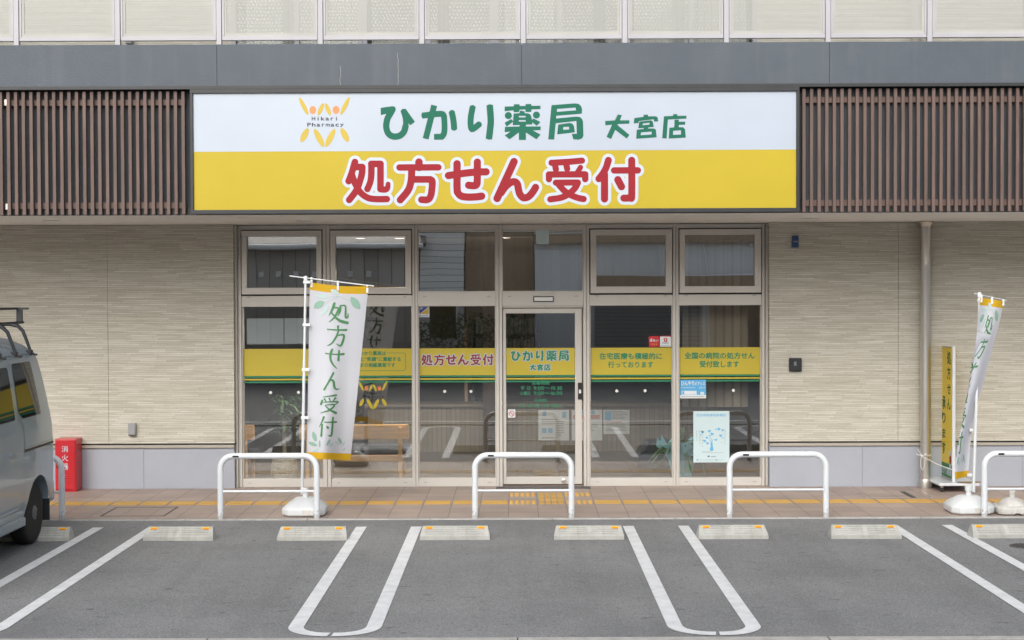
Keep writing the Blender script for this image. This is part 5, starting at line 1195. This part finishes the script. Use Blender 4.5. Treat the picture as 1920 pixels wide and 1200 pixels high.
# ================================================================== STANDING SIGN ON CASTERS
SS = empty('standing_sign', (4.80, -.38, 0), 0, 'yellow upright sign board on a white wheeled base, seen edge-on beside the drainpipe', 'standing sign')
def ls(ob): return ob
X0 = -.02; YN, YF_ = -.21, .25   # near / far ends (relative)
bx('base_board', M['whitepaint'], SS, -.21, .23, -.35, .27, .075, .105, .006)
MB().lathe([(.13, 0), (.13, .012)], (.12, -.33, .107), 24, sx=1., sy=.22).build('worn_patch', M['stepboard'], SS)
for sx in (-.16, .18):
    for sy in (-.28, .2):
        cs = MB().box(-.012, .012, -.012, .012, .045, .074).build('caster', M['steel'], SS); cs.location = (sx, sy, 0)
        wv = MB().lathe([(.024, -.009), (.026, -.005), (.026, .005), (.024, .009)], (0, 0, .026), 16, axis='X').build('wheel', M['black'], cs, smooth=True)
zb_, zt_ = .125, 1.585
bx('board', M.setdefault('boardyellow', varied('board_yellow', (.85, .62, .03), .03, 2, .35)), SS, X0-.008, X0+.008, YN, YF_, zb_+.16, zt_-.012); bx('green_panel', M['brush'], SS, X0-.0082, X0+.008, YN, YF_, zb_+.008, zb_+.1595)
MB().box(X0-.014, X0+.014, YF_, YF_+.016, zb_, zt_).box(X0-.014, X0+.014, YN, YF_, zt_-.011, zt_).box(X0-.014, X0+.014, YN, YF_, zb_-.012, zb_+.007).build('trim', M['steel'], SS)
MB().tube([(X0+.004, YN-.016, .106), (X0+.004, YN-.016, zt_+.01)], .0195, 14).tube([(X0+.004, YF_+.03, .106), (X0+.004, YF_+.03, zt_)], .0195, 14).build('post', M['whitepaint'], SS, smooth=True)
mb = MB(); fs_ = lambda a, b: (X0-.0095, YF_-a, b)
zz = lambda py: 2.25-(py-540-6)/168.
for col_, a0 in (('処方せん', .262), ('承ります', .068)):
    for ch, (y0, y1) in zip(col_, (((666, 691), (695, 719), (727, 746), (754, 775)) if a0 > .2 else ((752, 777), (782, 803), (813, 831), (838, 861)))):
        fit_text(mb, ch, (a0, a0+.135, zz(y1), zz(y0)), fs_, .022)
mb.build('lettering', M.setdefault('boardgreen', mat('board_green', (.005, .10, .035), .6)), SS, fix=False)
mb = MB(); fit_text(mb, 'ひかり薬局', (.03, .43, .155, .245), fs_, .03); mb.build('white_lettering', M['letwhite'], SS, fix=False)
for nm_, m_, zc, sh_ in (('capsule_half', M['letwhite'], .395, .06), ('capsule_half', M['redcab'], .335, .02), ('pill', M['letwhite'], .285, .04)):
    MB().lathe([(.034, -.001), (.034, .001)], (X0-.010, YF_-.40+sh_*.3, zc), 16, axis='X', sy=1.4).build(nm_, m_, SS)
# string
kn = Vector((4.50, -.365, .36)); st = MB()
def rp(pts, r_=.004): st.tube([tuple(p) for p in pts], r_, 6)
rp([kn, kn.lerp(Vector((4.775, -.62, .235)), .5)+Vector((0, 0, -.012)), Vector((4.775, -.62, .235))], .004)
rp([kn, kn+Vector((.04, 0, .025)), kn+Vector((.11, .06, .045))], .005)
rp([kn, kn+Vector((-.03, -.01, .05)), kn+Vector((-.05, -.01, .075))]); rp([kn, kn+Vector((-.03, -.01, .01)), kn+Vector((-.065, 0, .03))])
lp = [kn+Vector((.022*math.sin(t/12*2*math.pi)+.004, -.01, -.075*(1-math.cos(t/12*2*math.pi)))) for t in range(13)]; rp(lp)
rp([kn, kn+Vector((.03, -.01, -.02)), kn+Vector((.05, -.01, -.05))], .006)
rp([kn+Vector((math.cos(t/16*6.283)*.062+.055, math.sin(t/16*6.283)*.062+.065, .01)) for t in range(17)], .004)
tag(st.build('tie_string', M['string'], smooth=True), 'white string tied in a bow round the drainpipe, running to the standing sign', 'string')

# ================================================================== VAN
VAN = empty('parked_van', (-4.99, -3.27, -.008), 0, 'grey-blue boxy van with black roof rack parked at the left edge', 'van')
lv = np.array([(.22,.66,-.06,3.22),(.28,.70,-.02,3.30),(.42,.732,0,3.36),(.6,.74,0,3.38),(.9,.74,-.008,3.37),(1.03,.736,-.02,3.33),(1.14,.724,-.04,3.22),(1.3,.703,-.075,3.05),(1.5,.673,-.125,2.85),(1.62,.652,-.165,2.74),(1.68,.636,-.19,2.68),(1.705,.61,-.21,2.64),(1.76,.56,-.27,2.55),(1.82,.45,-.36,2.4),(1.86,.30,-.5,2.2),(1.88,.1,-.75,1.9)])
def vw(z): return float(np.interp(z, lv[:, 0], lv[:, 1]))
def vr(z): return float(np.interp(z, lv[:, 0], lv[:, 2]))
def vf(z): return float(-np.interp(z, lv[:, 0], lv[:, 3]))
def side_x(y, z, rc=.11):
    w_ = vw(z); a, b = vr(z), vf(z); r_ = min(rc, w_*.8); d = 0
    if y > a-r_: d = y-(a-r_)
    elif y < b+r_: d = (b+r_)-y
    d = min(d, r_*.999); return w_-(r_-math.sqrt(r_*r_-d*d)) - .012*((y+1.7)/1.7)**2
zs = sorted(set([round(z, 3) for z in np.concatenate([np.linspace(.22, 1.68, 44), lv[:, 0]])]))
rings = []
for z in zs:
    a, b = vr(z), vf(z); r_ = min(.11, vw(z)*.8); ring = []
    ys = [a-r_+r_*math.sin(t/8*math.pi/2) for t in range(8, -1, -1)] + list(np.linspace(a-r_, b+r_, 34))[1:-1] + [b+r_-r_*math.sin(t/8*math.pi/2) for t in range(0, 9)]
    ring = [(side_x(y, z), y, z) for y in ys] + [(-side_x(y, z), y, z) for y in ys[::-1]]
    rings.append(ring)
body = MB().rings(rings).build('body', M['vanpaint'], VAN, smooth=True)
# cut the wheel openings
WY = (-.53, -2.93)
for y in WY:
    cut = MB().lathe([(.325, -.95), (.325, .95)], (0, y, .285), 40, axis='X').build('cut', M['vanpaint'])
    # leave a floor tunnel between the arches solid by cutting both sides only
    bpy.data.objects.remove(cut)
    for s in (-1, 1):
        cut = MB().lathe([(.325, 0), (.325, .4)], (.5 if s > 0 else -.9, y, .285), 40, axis='X').build('cut', M['vanpaint'])
        cut.location = VAN.location
        md = body.modifiers.new('b', 'BOOLEAN'); md.operation = 'DIFFERENCE'; md.object = cut; md.solver = 'EXACT'
        bpy.context.view_layer.update()
        dg = bpy.context.evaluated_depsgraph_get(); me = bpy.data.meshes.new_from_object(body.evaluated_get(dg)); body.modifiers.clear(); body.data = me
        bpy.data.objects.remove(cut)
for p in body.data.polygons: p.use_smooth = True
body.data.set_sharp_from_angle(angle=rad(40))
def patch(poly, r_, name, m, par, off=.003, step=.02, side=1, strokes=None, lw=.003):
    """outline in (y, z) laid on the body side"""
    shp = strokes if strokes else [[poly], dict(p=poly+[poly[0]], r=r_, s=False)]
    mb = MB(); lay(mb, march(shp, step, 0, 3), lambda y, z: (side*(side_x(y, z)+off), y, z)); return mb.build(name, m, par, smooth=True, fix=False)
for s in (1, -1):
    q1 = [(-.52, 1.60), (-.98, 1.60), (-1.0, 1.21), (-.92, 1.17), (-.44, 1.17)]
    rim_ = patch(q1, .035, 'quarter_window_rim', M['chrome'] if False else M['vanpaint'], body, .002, .014, s)
    patch(q1, .022, 'quarter_window', M['glassv'] if False else M.setdefault('vanglass', mat('van_dark_glass', (.012, .013, .014), .03, spec=.5)), body, .005, .014, s)
    q2 = [(-1.16, 1.57), (-1.98, 1.57), (-2.0, 1.18), (-1.16, 1.18)]; patch(q2, .03, 'door_window', M['vanglass'], body, .005, .014, s)
    q3 = [(-2.12, 1.56), (-2.55, 1.56), (-2.92, 1.18), (-2.12, 1.18)]; patch(q3, .025, 'door_window', M['vanglass'], body, .005, .014, s)
    patch(None, 0, 'door_seam', M['black'], body, .001, .004, s, [S(.003, (-.93, .62), (-.93, 1.1), s=False), S(.003, (-.93, 1.1), (-1.07, 1.2), (-1.07, 1.66)), S(.003, (-.93, .62), (-.97, .37), (-2.02, .37), s=False), S(.003, (-2.05, .37), (-2.05, 1.66), s=False), S(.003, (-3.0, 1.0), (-3.0, 1.15), s=False)])
    patch(None, 0, 'slide_rail', M['blackplastic'], body, .003, .006, s, [S(.010, (-.10, .865), (-.93, .865), s=False)]); patch(None, 0, 'rail_trim', M['chrome'], body, .005, .004, s, [S(.004, (-.09, .885), (-.93, .885), s=False)])
    patch(None, 0, 'gutter_line', M['black'], body, .001, .004, s, [S(.0025, (-.30, 1.685), (-2.55, 1.685), s=False)])
    mb = MB(); mb.box(*(sorted((s*.728, s*.758))), -1.32, -1.18, .86, .885); mb.build('door_handle', M['vanpaint'], body, bevel=.005)
    bx('tail_lamp', M['tail'], body, *sorted((s*.50, s*.625)), -.03, .012, .60, .98, .015)
    bx('sill', M['vanpaint'], body, *sorted((s*.68, s*.735)), -2.55, -.90, .215, .30, .02)
    bx('mud_flap', M['blackplastic'], body, *sorted((s*.60, s*.725)), -.215, -.20, .16, .36, .006)
    bx('headlamp', M['lamp'], body, *sorted((s*.50, s*.69)), -3.385, -3.34, .68, .84, .02)
bx('rear_window', M['vanglass'], body, -.55, .55, -.12, -.045, 1.18, 1.58, .02); bx('rear_bumper', M['vanpaint'], body, -.70, .70, -.08, .055, .30, .52, .04)
bx('number_plate', M['whitetrim'], body, -.165, .165, .002, .012, .60, .765, .004); bx('front_bumper', M['vanpaint'], body, -.70, .70, -3.43, -3.3, .28, .50, .04); bx('grille', M['blackplastic'], body, -.3, .3, -3.395, -3.36, .66, .76, .01)
wsr = MB(); wsr.add([(-.60, -3.21, 1.17), (.60, -3.21, 1.17), (.54, -2.77, 1.60), (-.54, -2.77, 1.60)], [(0, 1, 2, 3)]); ws_ = wsr.build('windscreen', M['vanglass'], body)
ws_.location = (0, -.035, .02)
bx('underbody', M['blackplastic'], body, -.50, .50, -3.2, -.12, .2, .34)
for s in (1, -1):
    for y in WY:
        wh = MB().lathe([(.205, .0), (.255, .004), (.272, .02), (.277, .045), (.277, .115), (.272, .14), (.255, .155), (.20, .158)], (0, 0, 0), 44, axis='X').build('wheel', M['tyre'], VAN, smooth=True)
        wh.location = (.685 if s < 0 else .685, y, .277); wh.scale = (1, 1, 1)
        wh.location.x = .53 if s > 0 else -.53; wh.rotation_euler[2] = 0 if s > 0 else math.pi
        MB().lathe([(.205, .12), (.205, .150), (.198, .152), (.19, .13), (.165, .118), (.15, .128), (.12, .140), (.075, .142), (.06, .16), (.03, .165)], (0, 0, 0), 40, axis='X').build('rim', M['rim'], wh, smooth=True)
        hm = MB()
        for k in range(12):
            t = k/12*6.283; hm.lathe([(.013, .1215), (.013, .1235)], (0.006, .158*math.cos(t), .158*math.sin(t)), 10, axis='X')
        hm.build('vent_holes', M['gasket'], wh)
        hm = MB()
        for k in range(4):
            t = k/4*6.283+.4; hm.lathe([(.011, .13), (.009, .162)], (0, .062*math.cos(t), .062*math.sin(t)), 6, axis='X')
        hm.build('wheel_nuts', M['chrome'], wh)
# roof rack
RK = empty('roof_rack', (0, 0, 0)); RK.parent = VAN
for y in (-.42, -.83, -1.25, -1.66, -2.08):
    for s in (1, -1):
        MB().tube([(s*.635, y, 1.70), (s*.60, y, 1.80), (s*.565, y, 1.89), (s*.52, y, 1.935), (s*.45, y, 1.95), (0, y, 1.955)], [.014, .015, .017, .018, .017, .016], 10).build('rack_leg', M['blackplastic'], RK, smooth=True)
        MB().box(*sorted((s*.60, s*.645)), y-.035, y+.035, 1.675, 1.72).tube([(s*.64, y, 1.70), (s*.675, y, 1.675), (s*.69, y+.01, 1.68)], .011, 8).build('gutter_clamp', M['blackplastic'], RK, bevel=.005)
for s in (1, -1):
    MB().tube([(s*.53, -.30, 1.965), (s*.53, -2.3, 1.965)], .012, 10).build('side_rail', M['blackplastic'], RK, smooth=True)
    MB().tube([(s*.50, -.34, 2.09), (s*.50, -2.3, 2.09)], .011, 10).build('top_rail', M['blackplastic'], RK, smooth=True)
    for y in (-.36, -1.25, -2.2): MB().box(*sorted((s*.49, s*.545)), y-.012, y+.012, 1.96, 2.10).build('rack_upright', M['blackplastic'], RK, bevel=.004)
for y in (-.36, -2.2): MB().tube([(-.60, y, 2.09), (.60, y, 2.09)], .010, 10).build('end_rail', M['blackplastic'], RK, smooth=True)

# ================================================================== THE STREET OPPOSITE (seen in the glass)
HY = -21.0; s_ = 2850/(17.27+21.0)
def hx(px): return (px-968)/s_
def hz(py): return 2.25-(py-540)/s_
def house(name, lab, x0, x1, zt, m, cat='house', roof=True, extra=None, eave=.5, y=HY, rm='rooftile'):
    o = empty(name, ((x0+x1)/2, y, 0), 0, lab, cat, None); W = (x1-x0)/2
    bx('wall', M[m], o, -W, W, -6, 0, -.03, zt)
    if roof:
        MB().prism([(eave, zt-.02), (eave, zt+.08), (-3, zt+1.5), (-6.5, zt+.08), (-6.5, zt-.02), (-3, zt+.5)], 'X', -W-.25, W+.25).build('roof', M[rm], o)
        MB().tube([(-W-.2, eave+.05, zt-.0), (W+.2, eave+.05, zt-.0)], .07, 8).build('gutter', M['whitetrim'], o, smooth=True)
    if extra: extra(o, W, zt)
    return o
def exA(o, W, zt):
    MB().tube([(-W+.55, .5, zt-.05), (-W+.85, .12, zt-.3), (-W+.85, .12, 0)], .05, 8).build('downpipe', M['whitetrim'], o, smooth=True)
    bx('window', M['vanglass'] , o, .2, 1.6, .0, .05, .9, 1.9)
    for i in range(9): MB().prism([(-.001, zt-.75), (.10, zt-.75), (-.001, zt-.60)], 'X', -W+.5+i*.45, -W+.62+i*.45).build('bracket', M['whitetrim'], o)
def exB(o, W, zt):
    bx('window', M['vanglass'], o, -W+.25, W-.2, .0, .05, 1.0, 1.85); MB().box(-W+.18, W-.12, .0, .08, 1.86, 1.95).box(-W+.18, -W+.249, .0, .08, .9, 1.859).box(W-.199, W-.12, .0, .08, .9, 1.859).build('window_frame', M['whitetrim'], o)
def exD(o, W, zt):
    MB().tube([(-W+1.4, .35, hz(526)), (W-.2, .35, hz(519))], .09, 10).build('awning_pole', M['whitetrim'], o, smooth=True)
    for k in range(4): MB().tube([(-W+1.9+k*1.15, .06, 3.5), (-W+2.0+k*1.15, .35, hz(523))], .018, 6).build('awning_stay', M['whitetrim'], o)
    bx('porch_roof', M['brownwall'], o, -W+1.4, W, .001, .5, 2.28, 2.55); bx('shutter', M['shutter'], o, -W+1.5, -W+4.2, .001, .08, 0, 2.2); bx('shutter', M['brownwall'], o, -W+4.4, W-.3, .001, .08, 0, 2.2)
    bx('eave', M['brownwall'], o, -W, W, .001, .25, 3.36, 3.6)
house('house', 'low house with brown ribbed siding and tiled roof across the street, reflected at left', hx(380), hx(780), hz(462), 'ribbed', extra=exA)
house('house', 'narrow tall house with white clapboards across the street, reflected above the third window', hx(786), hx(868), 6.2, 'clap', extra=exB, roof=False)
house('house', 'dark brown walled house across the street, reflected left of the door', hx(870), hx(1000), 5.4, 'brownwall', roof=False, y=HY-.5)
house('house', 'large pale ribbed house with a roller shutter across the street, reflected at right', hx(1001), hx(1490), 6.2, 'ribbedwhite', extra=exD, roof=False)
house('house', 'grey walled house across the street beyond the left end of the car park', -17.5, -8.2, 4.2, 'ribbedwhite', y=HY-1)
house('house', 'brown sided house across the street beyond the right end of the car park', 7.6, 16.5, 4.6, 'ribbed', y=HY-1)
tag(MB().box(-9, hx(780), HY+1.6, HY+1.75, -.03, .95).build('garden_wall', M['blockwall']), 'low grey block garden wall across the street in front of the ribbed house', 'garden wall')
def hedge(x0, x1, z, lab):
    mb = MB(); rr = random.Random(int(x0*10)+50)
    for i in range(1400):
        c = Vector((rr.uniform(x0, x1), HY+1.2+rr.uniform(-.25, .25), rr.uniform(.3, z+.15*math.sin(i)))); d = Vector((rr.gauss(0, 1), rr.gauss(0, 1), rr.gauss(0, 1))).normalized(); e = d.cross(Vector((rr.gauss(0, 1), rr.gauss(0, 1), .3))).normalized()
        mb.add([c-d*.06, c+e*.03, c+d*.06, c-e*.03], [(0, 1, 2, 3)])
    tag(mb.build('hedge', M['hedge'], fix=False), lab, 'hedge')
hedge(hx(790), hx(990), 1.55, 'green hedge across the street in front of the clapboard house')
